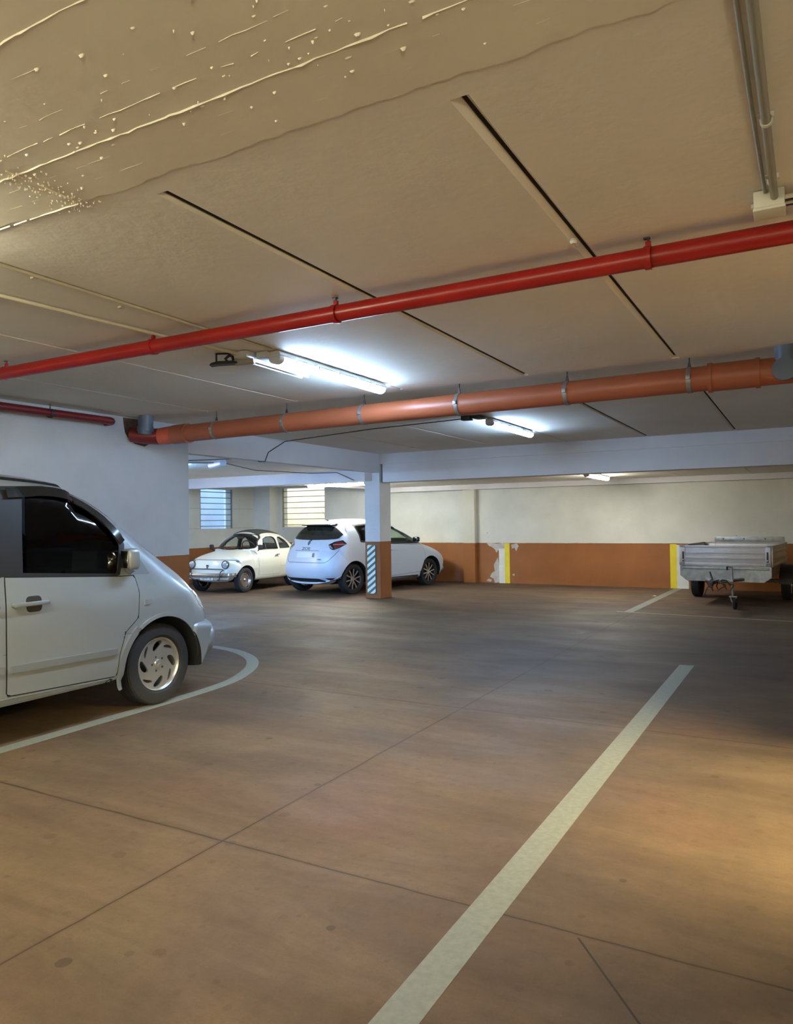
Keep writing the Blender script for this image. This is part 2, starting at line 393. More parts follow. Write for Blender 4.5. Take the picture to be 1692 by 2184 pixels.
def floor_mat():
    m = bpy.data.materials.new('stained_concrete'); m.use_nodes = True
    nt = m.node_tree; N = nt.nodes; L = nt.links; b = N['Principled BSDF']
    g = N.new('ShaderNodeNewGeometry'); pos = g.outputs['Position']
    sp = N.new('ShaderNodeSeparateXYZ'); L.new(pos, sp.inputs[0])
    def noise(scale, det=6, rough=.55, stretch=None, dist=0):
        n = N.new('ShaderNodeTexNoise'); n.inputs['Scale'].default_value = scale; n.inputs['Detail'].default_value = det; n.inputs['Roughness'].default_value = rough; n.inputs['Distortion'].default_value = dist
        if stretch:
            mp = N.new('ShaderNodeMapping'); mp.inputs['Scale'].default_value = stretch; mp.inputs['Rotation'].default_value = (0,0,.25); L.new(pos, mp.inputs[0]); L.new(mp.outputs[0], n.inputs['Vector'])
        else: L.new(pos, n.inputs['Vector'])
        return n.outputs['Fac']
    def ramp(src, *st):
        r = N.new('ShaderNodeValToRGB'); e = r.color_ramp.elements
        e[0].position, e[0].color = st[0]; e[1].position, e[1].color = st[-1]
        for p, c in st[1:-1]: x = e.new(p); x.color = c
        L.new(src, r.inputs[0]); return r.outputs[0]
    def mix(f, a, b_, bt='MIX', k=None):
        x = N.new('ShaderNodeMix'); x.data_type = 'RGBA'; x.blend_type = bt
        if k is not None: x.inputs[0].default_value = k
        else: L.new(f, x.inputs[0])
        L.new(a, x.inputs[6])
        if isinstance(b_, tuple): x.inputs[7].default_value = b_
        else: L.new(b_, x.inputs[7])
        return x.outputs[2]
    def math_(op, a, b_=None, c=None):
        x = N.new('ShaderNodeMath'); x.operation = op
        for i, q in enumerate((a, b_, c)):
            if q is None: continue
            if isinstance(q, (int, float)): x.inputs[i].default_value = q
            else: L.new(q, x.inputs[i])
        return x.outputs[0]
    base = ramp(noise(.55, 8, .6, (1,.7,1), .4), (.3, srgb(80,70,60)), (.5, srgb(100,82,65)), (.7, srgb(114,94,69)))
    # worn reddish areas
    red = ramp(noise(.9, 5, .5, (1,.8,1)), (.56, (0,0,0,1)), (.68, (.5,.5,.5,1)))
    col = mix(red, base, srgb(112,82,68))
    grn = ramp(noise(1.3, 6, .6, (.7,1,1), .6), (.55, (0,0,0,1)), (.72, (.55,.55,.55,1)))
    col = mix(grn, col, srgb(94,83,64))
    # streaky tyre polishing
    st = ramp(noise(1.1, 9, .65, (.35,1.6,1), 1.0), (.42, (.72,.70,.70,1)), (.58, (1,1,1,1)))
    col = mix(None, col, st, 'MULTIPLY', .8)
    st2 = ramp(noise(5, 8, .7, (.3,1.2,1), .5), (.35, (.80,.79,.78,1)), (.6, (1,1,1,1)))
    col = mix(None, col, st2, 'MULTIPLY', .6)
    fine = ramp(noise(60, 4, .7), (.3, (.88,.88,.88,1)), (.7, (1.0,1.0,1.0,1)))
    col = mix(None, col, fine, 'MULTIPLY', .7)
    grit = ramp(noise(14, 12, .75), (.32, (.80,.79,.77,1)), (.52, (1,1,1,1)), (.72, (1.12,1.11,1.08,1)))
    col = mix(None, col, grit, 'MULTIPLY', .75)
    grain = ramp(noise(160, 3, .8), (.3, (.86,.86,.86,1)), (.7, (1.1,1.1,1.1,1)))
    col = mix(None, col, grain, 'MULTIPLY', .8)
    # broad irregular darker patch over the middle of the floor
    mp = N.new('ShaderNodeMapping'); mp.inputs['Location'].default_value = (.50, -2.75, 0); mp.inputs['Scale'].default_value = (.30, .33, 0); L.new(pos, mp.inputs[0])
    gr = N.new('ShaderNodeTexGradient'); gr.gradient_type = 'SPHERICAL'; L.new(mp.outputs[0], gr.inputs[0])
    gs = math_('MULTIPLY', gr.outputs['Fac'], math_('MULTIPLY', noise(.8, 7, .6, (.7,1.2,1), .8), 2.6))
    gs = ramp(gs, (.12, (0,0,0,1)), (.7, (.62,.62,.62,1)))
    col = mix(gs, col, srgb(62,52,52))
    # drips: dark round spots
    def spots(scale, rad, k, seed):
        mp = N.new('ShaderNodeMapping'); mp.inputs['Location'].default_value = (seed, seed*.7, 0); L.new(pos, mp.inputs[0])
        v = N.new('ShaderNodeTexVoronoi'); v.inputs['Scale'].default_value = scale; v.voronoi_dimensions = '2D'; v.inputs['Randomness'].default_value = 1.0; L.new(mp.outputs[0], v.inputs['Vector'])
        wn = noise(14, 3)
        d = math_('ADD', v.outputs['Distance'], math_('MULTIPLY', wn, .05*scale/3))
        s2 = N.new('ShaderNodeSeparateColor'); L.new(v.outputs['Color'], s2.inputs[0])
        rr = math_('MULTIPLY', s2.outputs[0], rad)
        rr = math_('ADD', rr, .025*scale/3)
        return math_('MULTIPLY', math_('LESS_THAN', d, rr), k)
    for a in ((2.3, .075, .34, 3.1), (5.5, .10, .22, 7.7), (1.1, .045, .7, 1.9)):
        col = mix(spots(*a), col, srgb(62,46,36))
    # saw cut joints
    wob = math_('MULTIPLY', math_('SUBTRACT', noise(2.0, 4), .5), .03)
    X = math_('ADD', sp.outputs['X'], wob); Y = math_('ADD', sp.outputs['Y'], wob)
    tn = math_('MULTIPLY', noise(3, 3), 1.0)
    for ax, cst in ((X, -2.36), (Y, 2.56), (Y, 5.23), (Y, 8.6), (X, -6.2)):
        l = math_('COMPARE', ax, cst, .0050); l = math_('MULTIPLY', l, math_('ADD', tn, .45))
        col = mix(l, col, srgb(52,38,26))
        l = math_('COMPARE', ax, cst, .016); l = math_('MULTIPLY', l, math_('MULTIPLY', tn, .42))
        col = mix(l, col, srgb(70,54,38))
    L.new(col, b.inputs['Base Color'])
    rg = ramp(noise(1.6, 7, .6, (.6,1.2,1), .7), (.3, (.56,.56,.56,1)), (.7, (.74,.74,.74,1)))
    L.new(rg, b.inputs['Roughness']); b.inputs['Specular IOR Level'].default_value = .24
    bp = N.new('ShaderNodeBump'); bp.inputs['Strength'].default_value = .12; bp.inputs['Distance'].default_value = .01
    L.new(noise(35, 6), bp.inputs['Height']); L.new(bp.outputs[0], b.inputs['Normal'])
    return m

M = {}
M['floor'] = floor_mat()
M['ceil'] = mat('ceiling_paint', srgb(226,221,208), .75, bump=.25, bscale=18, var=.06, vscale=1.2)
M['ceilrough'] = mat('board_marked_concrete_paint', srgb(222,216,198), .72, bump=.12, bscale=22, var=.06, vscale=3)
M['slot'] = mat('joint_gap', (.012,.01,.008,1), .9)
M['beam'] = mat('beam_paint', srgb(204,201,202), .7, bump=.3, bscale=14, var=.06, vscale=2)
M['wall_near'] = wall_mat('wall_near_paint', 1.058, srgb(186,190,197))
M['wall_far'] = wall_mat('wall_far_paint', .93, srgb(205,206,196))
M['wall_leftfar'] = wall_mat('wall_block_paint', .86, srgb(205,203,190), joints=(1.35, 1.86))
M['wall_back'] = wall_mat('wall_back_paint', 1.0, srgb(205,200,188))
M['column'] = wall_mat('column_paint', 1.08, srgb(205,206,206))
M['line'] = mat('white_road_paint', srgb(120,122,113), .6, bump=.2, bscale=80, var=.16, vscale=34)
M['thinline'] = mat('thin_pale_line_paint', srgb(150,138,124), .6, var=.25, vscale=6)
M['yellow'] = mat('yellow_wall_paint', srgb(214,196,38), .6, var=.1)
M['whitep'] = mat('white_wall_paint', srgb(205,206,200), .65, var=.12)
M['bare'] = mat('bare_plaster', srgb(178,172,164), .85, bump=.4, bscale=30, var=.2, vscale=9)
M['red'] = mat('red_pipe_enamel', srgb(150,24,21), .32, var=.15, vscale=3)
M['darkred'] = mat('dark_red_pipe_enamel', srgb(110,26,26), .4, var=.15, vscale=3)
M['orange'] = mat('orange_brown_drain_plastic', srgb(158,88,58), .42, var=.14, vscale=2)
M['orange2'] = mat('bright_orange_drain_plastic', srgb(196,92,66), .4, var=.1)
M['greyp'] = mat('blue_grey_drain_plastic', srgb(86,98,114), .4, var=.1)
M['galv'] = mat('galvanised_steel', srgb(160,162,160), .42, .75, var=.25, vscale=14)
M['steel'] = mat('dark_steel', srgb(70,68,66), .5, .6)
M['conduit'] = mat('grey_conduit_plastic', srgb(140,138,126), .45)
M['conduitw'] = mat('painted_conduit', srgb(196,190,170), .55)
M['boxw'] = mat('junction_box_plastic', srgb(206,205,192), .45)
M['black'] = mat('black_plastic', (.012,.012,.014,1), .45)
M['cable'] = mat('dark_cable', (.02,.019,.02,1), .5)
M['housing'] = mat('lamp_housing_plastic', srgb(190,194,200), .4)
M['refl'] = mat('lamp_reflector_enamel', srgb(226,228,230), .3)
M['rubber'] = mat('tyre_rubber', (.016,.016,.018,1), .78, bump=.3, bscale=120)
M['arch'] = mat('dark_underbody', (.010,.010,.011,1), .85)
M['cabin'] = mat('cabin_trim', (.022,.022,.024,1), .8)
M['chrome'] = mat('chrome', srgb(215,218,222), .12, 1.0)
M['alu'] = mat('aluminium_panel', srgb(200,196,194), .42, .25, var=.08, vscale=9)
M['silver'] = mat('silver_car_paint', srgb(160,169,174), .36, .5, coat=.7)
M['silverplastic'] = mat('silver_painted_plastic', srgb(138,144,148), .42, .4, coat=.2)
M['alloy'] = mat('alloy_wheel_paint', srgb(190,190,186), .3, .75, coat=.4)
M['whitecar'] = mat('white_car_paint', srgb(186,197,212), .42, coat=.25)
M['cream'] = mat('ivory_car_paint', srgb(196,197,186), .34, coat=.5)
M['seam'] = mat('panel_gap', (.01,.01,.011,1), .8)
M['darkglass'] = glass_mat('dark_tinted_glass', (.24,.25,.27), .08)
M['clearglass'] = glass_mat('car_window_glass', (.97,.985,.97), .1)
M['greenglass'] = glass_mat('green_tinted_glass', (.80,.90,.83), .1)
M['glossblack'] = mat('gloss_black_trim', (.008,.009,.011,1), .08, coat=.5)
M['redlens'] = mat('red_lamp_lens', srgb(120,12,20), .12, coat=.6)
M['clearlens'] = mat('clear_lamp_lens', srgb(176,182,188), .16, .5, coat=.6)
M['canvas'] = mat('dark_roof_canvas', srgb(52,54,52), .85, bump=.2)
M['tan'] = mat('tan_leather', srgb(150,104,60), .6)
M['paper'] = mat('pale_green_paper', srgb(190,204,150), .8)
M['darktext'] = mat('dark_lettering', (.03,.04,.06,1), .4)

# ================================================================== the setting
ZC = 2.74
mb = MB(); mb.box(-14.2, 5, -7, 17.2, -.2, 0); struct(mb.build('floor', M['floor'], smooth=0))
# ceiling slabs running in depth with chamfered joints
JX = [-.90+1.26*k for k in range(4)][::-1]; JX = sorted([-.90, -2.16, -3.42, -4.68, -5.94, .36, 1.62, 2.88])
mb = MB()
def slab_bands(y0, y1):
    xs = [-7.2]+JX+[5.0]; g0, g1, dp = .020, .006, .022
    for i in range(len(xs)-1):
        a, b = xs[i], xs[i+1]
        ea = 0 if i == 0 else 1; eb = 0 if i == len(xs)-2 else 1
        G = lambda q: (.032, .009, .022) if q == -.90 else (.030, .015, .011) if q == -2.16 else (.018, .0045, .016)
        ga, gb = G(a), G(b)
        prof = [(a+ea*ga[1], ZC+.12), (a+ea*ga[1], ZC+ga[2]), (a+ea*ga[0], ZC), (b-eb*gb[0], ZC), (b-eb*gb[1], ZC+gb[2]), (b-eb*gb[1], ZC+.12)]
        _ = [(a+ea*g1, ZC+.12), (a+ea*g1, ZC+dp), (a+ea*g0, ZC), (b-eb*g0, ZC), (b-eb*g1, ZC+dp), (b-eb*g1, ZC+.12)]
        mb.prism(prof, y0, y1, 'y')
        if eb: mb.box(b-.012, b+.012, y0+.02, y1-.02, ZC+gb[2]+.003, ZC+.1, mi=1)
slab_bands(2.04, 6.27); slab_bands(7.35, 12.02)
mb.box(-7.2, 5, 6.27, 7.35, ZC, ZC+.12)
mb.box(-7.2, 5, -7, 2.04, ZC, ZC+.12)
mb.box(-7.2, 5, -7, 12.02, ZC+.121, ZC+.3, mi=1)
struct(mb.build('ceiling', [M['ceil'], M['slot']], smooth=0))
# board-marked in-situ strip across the near part of the ceiling: irregular edge, form ridges, drips
rnd = random.Random(5)
def jag(x0, x1, y, amp, step=.05):
    o = []; x = x0; d = 0
    while x < x1:
        d = d*.7+rnd.uniform(-amp, amp); o.append((x, y+d)); x += rnd.uniform(.5, 1.5)*step
    o.append((x1, y)); return o
mb = MB()
edge = jag(-7.05, 5, 1.93, .010, .035)
mb.prism(edge+[(5, -7), (-7.05, -7)], ZC-.0045, ZC+.01, 'z')
def ridge(y, x0, x1, h, wd, brk=0.0, dirx=True):
    """thin fin of paint and cement left by the formwork boards"""
    pts = []; x = x0
    while x < x1:
        pts.append((x, y+rnd.uniform(-.003,.003), h*rnd.uniform(.35,1.2))); x += rnd.uniform(.02,.07)
    for a, b in zip(pts, pts[1:]):
        if rnd.random() < brk: continue
        zt = ZC-.004
        v = []
        for (px, py, ph) in (a, b):
            for dy, dz in ((-wd, .001), (0, -ph), (wd, .001)):
                q = Vector((px, py+dy, zt+dz)) if dirx else Vector((py+dy, px, zt+dz))
                v.append(mb.bm.verts.new(q))
        for i in range(2):
            mb.bm.faces.new((v[i], v[i+1], v[i+4], v[i+3]))
        mb.bm.faces.new((v[0], v[1], v[2])); mb.bm.faces.new((v[3], v[5], v[4]))
ridge(1.66, -4.4, 3.0, .006, .0024, .01)
ridge(1.30, -4, 2.5, .0016, .001, .75); ridge(1.47, -4, 2, .002, .001, .7); ridge(1.56, -2.4, -1.0, .003, .0014, .35)
ridge(1.185, -2.6, 2.2, .006, .0024, .02); ridge(1.08, -3, 1, .0016, .001, .75); ridge(.95, -3, 1, .0016, .001, .7); ridge(.75, -3, 1, .006, .0022, .1)
ridge(1.83, -4, 3, .0012, .001, .7); ridge(1.74, -3, 2, .0012, .001, .75)
ridge(-2.50, 1.62, 1.93, .004, .002, .15, dirx=False)
ridge(1.93, -4.4, -2.50, .005, .002, .1)
for k in range(260):                                   # little cement drips
    x = rnd.uniform(-3.4, .9); y = rnd.choice([rnd.gauss(1.62,.05), rnd.uniform(.7,1.9), rnd.gauss(1.4,.08)])
    r = rnd.uniform(.0015,.006); h = rnd.uniform(.002,.009)
    b = bmesh.new(); bmesh.ops.create_cone(b, cap_ends=True, segments=6, radius1=r, radius2=r*.35, depth=h)
    mb._merge(b, 0, Matrix.Translation((x, y, ZC-.006-h/2+.001)) @ Matrix.Rotation(PI, 4, 'X') @ Matrix.Diagonal((rnd.uniform(1,2.6), 1, 1, 1)))
for k in range(150):
    x = rnd.gauss(-2.52, .06); y = rnd.uniform(1.6, 1.98); r = rnd.uniform(.001,.005); h = rnd.uniform(.002,.008)
    b = bmesh.new(); bmesh.ops.create_cone(b, cap_ends=True, segments=6, radius1=r, radius2=r*.3, depth=h)
    mb._merge(b, 0, Matrix.Translation((x, y, ZC-.006-h/2+.001)) @ Matrix.Rotation(PI, 4, 'X'))
struct(mb.build('trim_ceiling_strip', M['ceilrough'], smooth=25), 'board-marked concrete strip across the near ceiling with ridges and drips', 'ceiling')
# inner ceilings of the lower far bays
mb = MB()
for a, b in ((-13.5, -12.2), (-12.19, -10.95), (-10.94, -9.7), (-9.69, -8.9), (-8.89, -7.2)):
    mb.box(a, b-.0, 2.3, 12.0, 2.46, 2.6)
struct(mb.build('ceiling', M['ceil'], smooth=0))
mb = MB()
for k in range(9): mb.box(-13.5+k*1.26 if k else -13.5, min(-13.5+(k+1)*1.26-.012, -9.2), 12.3, 16.3, 2.46, 2.6) if -13.5+k*1.26 < -9.2 else None
struct(mb.build('ceiling', M['ceil'], smooth=0))
mb = MB(); xs = [-9.2, -7.2, -5.94, -4.68, -3.42, -2.16, -.9, .36, 1.62, 5]
for a, b in zip(xs, xs[1:]): mb.box(a, b-.012, 12.3, 16.3, 2.30, 2.6)
struct(mb.build('ceiling', M['ceil'], smooth=0))
# near-left wall, its end, and the beam on from it to the column
mb = MB(); mb.box(-7.28, -7.053, -7, 7.07, 0, ZC+.1); struct(mb.build('wall_left', M['wall_near'], smooth=0))
mb = MB(); mb.box(-7.21, -7.053, 7.07, 12.0, 2.386, ZC+.1); struct(mb.build('trim_beam_depth', M['beam'], smooth=0), 'pale concrete beam running in depth from wall end to column', 'beam')
# cross beam (two steps) right of the column, and its lower run on the left
mb = MB(); mb.box(-7.0, 5, 12.03, 12.35, 2.205, 2.56); mb.box(-7.05, 5, 12.0, 12.35, 2.55, ZC+.1)
struct(mb.build('trim_beam_cross', M['beam'], smooth=0), 'pale stepped concrete cross beam right of the striped column', 'beam')
mb = MB(); mb.box(-13.5, -7.38, 12.0, 12.35, 2.24, 2.60); struct(mb.build('trim_beam_left', M['beam'], smooth=0), 'pale concrete cross beam left of the striped column', 'beam')
# far wall, recess, pilaster, wall beam
mb = MB(); mb.box(-6.79, 5, 16.05, 16.3, 0, 2.6); w_far = struct(mb.build('wall_far', M['wall_far'], smooth=0))
W2 = (-12.62, -11.18, 1.34, 2.41)
mb = MB()
mb.box(-13.6, W2[0], 16.15, 16.4, 0, 2.6); mb.box(W2[1], -6.9, 16.15, 16.4, 0, 2.6)
mb.box(W2[0], W2[1], 16.15, 16.4, 0, W2[2]); mb.box(W2[0], W2[1], 16.15, 16.4, W2[3], 2.6)
struct(mb.build('wall_back', M['wall_far'], smooth=0))
mb = MB(); mb.box(-7.09, -6.79, 15.93, 16.2, 0, 2.3, .006); struct(mb.build('trim_pilaster', M['wall_far'], smooth=0), 'white and ochre pilaster on the far wall', 'pilaster')
mb = MB(); mb.box(-9.2, 5, 15.85, 16.1, 2.185, 2.31); struct(mb.build('trim_wall_beam', M['beam'], smooth=0), 'low beam along the top of the far wall', 'beam')
mb = MB(); mb.box(-9.3, -9.18, 12.3, 16.2, 2.25, 2.6); struct(mb.build('trim_bay_beam', M['beam'], smooth=0), 'short beam in depth between the two far bays', 'beam')
mb = MB(); mb.box(-13.35, -12.72, 15.75, 16.2, 0, 2.6); struct(mb.build('trim_corner_pier', M['wall_far'], smooth=0), 'pier in the far left corner between the two windows', 'pier')
# left outer wall with window opening
W1 = (13.72, 14.93, 1.335, 2.36)
mb = MB()
mb.box(-13.55, -13.3, 2.3, W1[0], 0, 2.6); mb.box(-13.55, -13.3, W1[1], 16.4, 0, 2.6)
mb.box(-13.55, -13.3, W1[0], W1[1], 0, W1[2]); mb.box(-13.55, -13.3, W1[0], W1[1], W1[3], 2.6)
struct(mb.build('wall_left_outer', M['wall_leftfar'], smooth=0))
mb = MB(); mb.box(-13.6, -8.65, 2.4, 2.6, 0, 2.6); mb.box(-7.60, -7.2, 2.4, 2.6, 0, 2.6); mb.box(-8.65, -7.60, 2.4, 2.6, 2.1, 2.6); struct(mb.build('wall_bay_back', M['wall_back'], smooth=0))
# walls round the camera
mb = MB(); mb.box(-7.3, 5.2, -7.2, -7, 0, ZC+.2); struct(mb.build('wall_behind', M['wall_back'], smooth=0))
mb = MB(); DO = (3.45, 4.66)
mb.box(1.0, 1.2, -7, DO[0], 0, ZC+.1); mb.box(1.0, 1.2, DO[1], 11, 0, ZC+.1); mb.box(1.0, 1.2, DO[0], DO[1], 2.25, ZC+.1)
struct(mb.build('wall_right', M['wall_back'], smooth=0))
mb = MB(); mb.box(5, 5.2, -7, 17, 0, ZC+.2); struct(mb.build('wall_right_outer', M['wall_back'], smooth=0))

# column with hazard board
mb = MB(); mb.box(-7.385, -7.053, 12.0, 12.42, 0, 2.235, .006); mb.box(-7.215, -7.053, 12.0, 12.42, 2.23, ZC+.05, 0)
col = struct(mb.build('trim_column', M['column'], smooth=0), 'square column, white above and ochre below, with striped board', 'column')
hb = empty('hazard_board', (-7.245, 11.985, .09), 0, 'white and grey-green diagonally striped board on the front of the column', 'hazard board')
M['hzw'] = mat('pale_reflective_stripe', srgb(212,226,216), .4); M['hzg'] = mat('grey_green_stripe', srgb(84,104,98), .5)
mb = MB(); mb.box(-.092, .092, -.001, .012, 0, .93); mb.build('board', M['hzg'], hb, 0)
mb = MB(); hw, H = .088, .93
for k in range(-3, 12):
    z0 = .02+k*.118
    poly = [(-hw, z0), (hw, z0+.135), (hw, z0+.135+.062), (-hw, z0+.062)]
    # clip to board
    def clip(poly, f, g):
        out = []
        for i in range(len(poly)):
            a, b = poly[i], poly[(i+1) % len(poly)]; fa, fb = f(a), f(b)
            if fa >= 0: out.append(a)
            if (fa >= 0) != (fb >= 0):
                t = fa/(fa-fb); out.append((a[0]+(b[0]-a[0])*t, a[1]+(b[1]-a[1])*t))
        return out
    poly = clip(poly, lambda p: p[1]-.004, 0); poly = clip(poly, lambda p: H-.004-p[1], 0) if poly else poly
    if len(poly) >= 3: mb.prism(poly, -.003, -.0008, 'y')
mb.build('stripes', M['hzw'], hb, 0, loc=(0,0,0))

# windows and their light wells
def window_bars(name, fixed, a0, a1, z0, z1, n, axis, m_bar, extra=0):
    mb = MB()
    for k in range(n):
        z = z0+(z1-z0)*(k+.45)/n
        if axis == 'y': mb.box(fixed-.01, fixed+.014, a0, a1, z-.009, z+.009)
        else: mb.box(a0, a1, fixed-.014, fixed+.01, z-.009, z+.009)
    if axis == 'y':
        mb.box(fixed-.02, fixed+.01, a0, a0+.05, z0, z1); mb.box(fixed-.02, fixed+.01, a1-.03, a1, z0, z1)
    else:
        mb.box(a0, a0+.035, fixed-.01, fixed+.02, z0, z1); mb.box(a1-.03, a1, fixed-.01, fixed+.02, z0, z1)
    return mb.build(name, m_bar, None, 0)
M['bars'] = mat('window_louvre_bars', srgb(120,122,120), .5, .3)
M['bars2'] = mat('window_louvre_bars_warm', srgb(150,140,112), .5, .2)
M['well'] = mat('light_well_render', srgb(226,222,208), .8, var=.12, vscale=3, bump=.3)
M['wellsky'] = mat('light_well_sky_tint', srgb(160,192,228), .8, var=.1, vscale=2)  # bluish sky light is put into this well's colour
struct(window_bars('window_1', -13.34, W1[0], W1[1], W1[2], W1[3], 7, 'y', M['bars']), 'left louvred window above the small ivory car', 'window')
struct(window_bars('window_2', 16.19, W2[0], W2[1], W2[2], W2[3], 7, 'x', M['bars2']), 'right louvred window above the white hatchback', 'window')
mb = MB(); mb.box(-14.6, -14.5, 12.8, 16, .6, 3.6); mb.box(-14.6, -13.5, 12.8, 12.9, .6, 3.6); mb.box(-14.6, -13.5, 15.9, 16.0, .6, 3.6); mb.box(-14.6, -13.5, 12.8, 16, .6, .7)
struct(mb.build('wall_well_left', M['wellsky'], smooth=0))
mb = MB(); mb.box(-13.5, -10.4, 17.3, 17.4, .6, 3.6); mb.box(-13.5, -13.4, 16.4, 17.4, .6, 3.6); mb.box(-10.5, -10.4, 16.4, 17.4, .6, 3.6); mb.box(-13.5, -10.4, 16.4, 17.4, .6, .7)
struct(mb.build('wall_well_back', M['well'], smooth=0))

# wall marks
def stripe(name, x0, x1, z0, z1, m, label, y=16.05, t=.002, jag_=0):
    o = [(x0, z0), (x1, z0), (x1, z1), (x0, z1)]
    mb = MB(); mb.prism(o, y-t, y+.001, 'y'); return tag(mb.build(name, m, None, 0), label, 'painted stripe', 'painted stripes on the far wall')
stripe('yellow_stripe', -6.10, -5.98, 0, .925, M['yellow'], 'yellow bay stripe on the far wall beside the peeling paint')
stripe('white_stripe', -6.24, -6.10, 0, .80, M['whitep'], 'white strip on the far wall left of the first yellow stripe')
stripe('yellow_stripe', -2.475, -2.345, 0, .915, M['yellow'], 'yellow bay stripe on the far wall beside the trailer')
stripe('white_stripe', -2.345, -2.12, 0, .90, M['whitep'], 'white strip on the far wall right behind the trailer corner')
def blob(cx, cz, pts, y=16.05, t=.0015):
    mb = MB(); mb.prism([(cx+a, cz+b) for a, b in pts], y-t, y+.001, 'y'); o = mb.build('peeled_patch', M['bare'], w_far, 0); o['label'] = 'bare grey plaster where ochre paint has peeled'; return o
blob(-6.2, .86, [(-.34,.06),(-.2,.07),(-.1,.05),(.05,.07),(.12,.05),(.2,.0),(.12,-.06),(.02,-.12),(-.06,-.1),(-.1,-.16),(-.14,-.08),(-.22,-.02),(-.28,.0)])
blob(-5.86, .84, [(-.08,.05),(.06,.08),(.1,.02),(.04,-.1),(0,-.02),(-.06,-.04)])
blob(-6.33, .3, [(.06,.3),(.09,.1),(.09,-.28),(-.02,-.3),(-.05,-.2),(-.14,-.16),(-.1,-.08),(-.02,-.02),(-.04,.12)])
blob(-6.5, .05, [(-.06,0),(.04,-.03),(.08,.02),(.0,.05)]); blob(-5.9, .2, [(-.03,0),(.03,-.03),(.03,.03)])

# floor markings
def line_obj(name, pts, label, m=None, z=.0012):
    mb = MB(); mb.prism(pts, -.001, z, 'z'); return tag(mb.build(name, m or M['line'], None, 0), label, 'floor marking', 'painted lines on the floor')
line_obj('parking_line', [(-1.135, 1.0), (-1.005, 1.0), (-.985, 7.726), (-1.119, 7.713)], 'wide white painted bay line crossing the floor on the right')
line_obj('parking_line', [(-2.51, 11.76), (-2.37, 11.76), (-2.25, 16.0), (-2.40, 16.0)], 'worn white bay line running to the second yellow stripe')
line_obj('parking_line', [(-2.62, 11.72), (2, 11.34), (2, 11.385), (-2.62, 11.765)], 'thin pale line on the floor in front of the trailer', M['thinline'])
ctr = [(-4.60, -1.5), (-4.60, 1.0), (-4.60, 3.0), (-4.60, 3.9), (-4.60, 4.4), (-4.615, 4.8), (-4.66, 5.15), (-4.76, 5.45), (-4.93, 5.78), (-5.16, 6.07), (-5.42, 6.28), (-5.72, 6.44), (-6.05, 6.53), (-6.35, 6.56)]
cs = smooth_loop(ctr, 4, False)
def ribbon(c, w_):
    a, b = [], []
    for i, p in enumerate(c):
        q0, q1 = Vector(c[max(0, i-1)]), Vector(c[min(len(c)-1, i+1)]); t = (q1-q0).normalized(); n = Vector((-t.y, t.x))
        a.append(tuple(Vector(p)+n*w_)); b.append(tuple(Vector(p)-n*w_))
    return a+b[::-1]
rb = ribbon(cs, .062); nb = len(cs); mb = MB()
VB = [[mb.bm.verts.new((p[0], p[1], z)) for p in rb] for z in (-.001, .0012)]
for V in VB:
    for i in range(nb-1): mb.bm.faces.new((V[i], V[i+1], V[2*nb-2-i], V[2*nb-1-i]))
for i in range(2*nb): mb.bm.faces.new((VB[0][i], VB[0][(i+1) % (2*nb)], VB[1][(i+1) % (2*nb)], VB[1][i]))
tag(mb.build('parking_line', M['line'], None, 0), 'curved white painted line sweeping round the silver van nose', 'floor marking', 'painted lines on the floor')
M['crack'] = mat('floor_saw_cut', srgb(44,34,22), .8)
# loose diagonal saw cut on the near right floor
mb = MB(); mb.prism([(-.719, 2.536), (-.713, 2.54), (.098, 1.50), (.092, 1.496)], -.001, .0008, 'z')
struct(mb.build('trim_floor_cut', M['crack'], smooth=0), 'thin dark diagonal cut in the near right floor', 'floor joint')
# bits of litter
def chip(x, y, sx, sy, m, label, rz=0):
    mb = MB(); mb.prism([(-sx, -sy), (sx*.6, -sy*.8), (sx, sy*.5), (-sx*.3, sy)], 0, .006, 'z')
    o = mb.build('litter_scrap', m, None, 0, loc=(x, y, .001), rot=(0,0,rz)); return tag(o, label, 'litter')
chip(-2.50, 14.37, .035, .05, M['boxw'], 'small white scrap on the floor near the second yellow stripe')
# ================================================================== pipes
def clamp_ring(mb, x, y, z, r, wd=.03, axis='x'):
    mb.lathe([(-wd/2, r), (-wd/2, r+.006), (wd/2, r+.006), (wd/2, r)], 28, axis, (x, y, z), closed=True)
ry = lambda x: 3.515+.012*(x+.6)*0
rp = empty('fire_main_pipe', (0, 3.49, 2.645), 0, 'long bright red pipe crossing under the ceiling', 'pipe')
mb = MB(); mb.tube([(-6.84, .0, -.004), (-6, 0, -.003), (.99, .03, .008)], .0475, 28); mb.build('pipe', M['red'], rp)
for x in (-.61, -2.33, -3.80, -5.4):
    mb = MB(); clamp_ring(mb, x, .01, 0, .0475, .03)
    mb.box(x-.012, x+.012, .0, .02, .045, .075, .002); mb.build('pipe_clamp', M['red'], rp)
    mb = MB(); mb.tube([(x+.0, .012, .06), (x, .012, .095)], .006, 10); mb.box(x-.02, x+.008, 0, .022, .088, .095); mb.build('hanger_rod', M['steel'], rp)
rp2 = empty('fire_branch_pipe', (-6.90, 4.0, 2.635), 0, 'dark red pipe along the top of the left wall', 'pipe')
mb = MB(); pa = [(0, -9, -.02), (0, 1.60, .008)]+[(-.10+.10*math.cos(R(a)), 1.68+.10*math.sin(R(a)), .01) for a in range(0, 91, 15)]+[(-.16, 1.78, .01)]
mb.tube(pa, .042, 24); mb.build('pipe', M['darkred'], rp2)
for y in (.95, -1.2):
    mb = MB(); clamp_ring(mb, 0, y, 0, .042, .03, 'y'); mb.tube([(0, y, .04), (0, y, .1)], .006, 10); mb.build('hanger_rod', M['steel'], rp2)
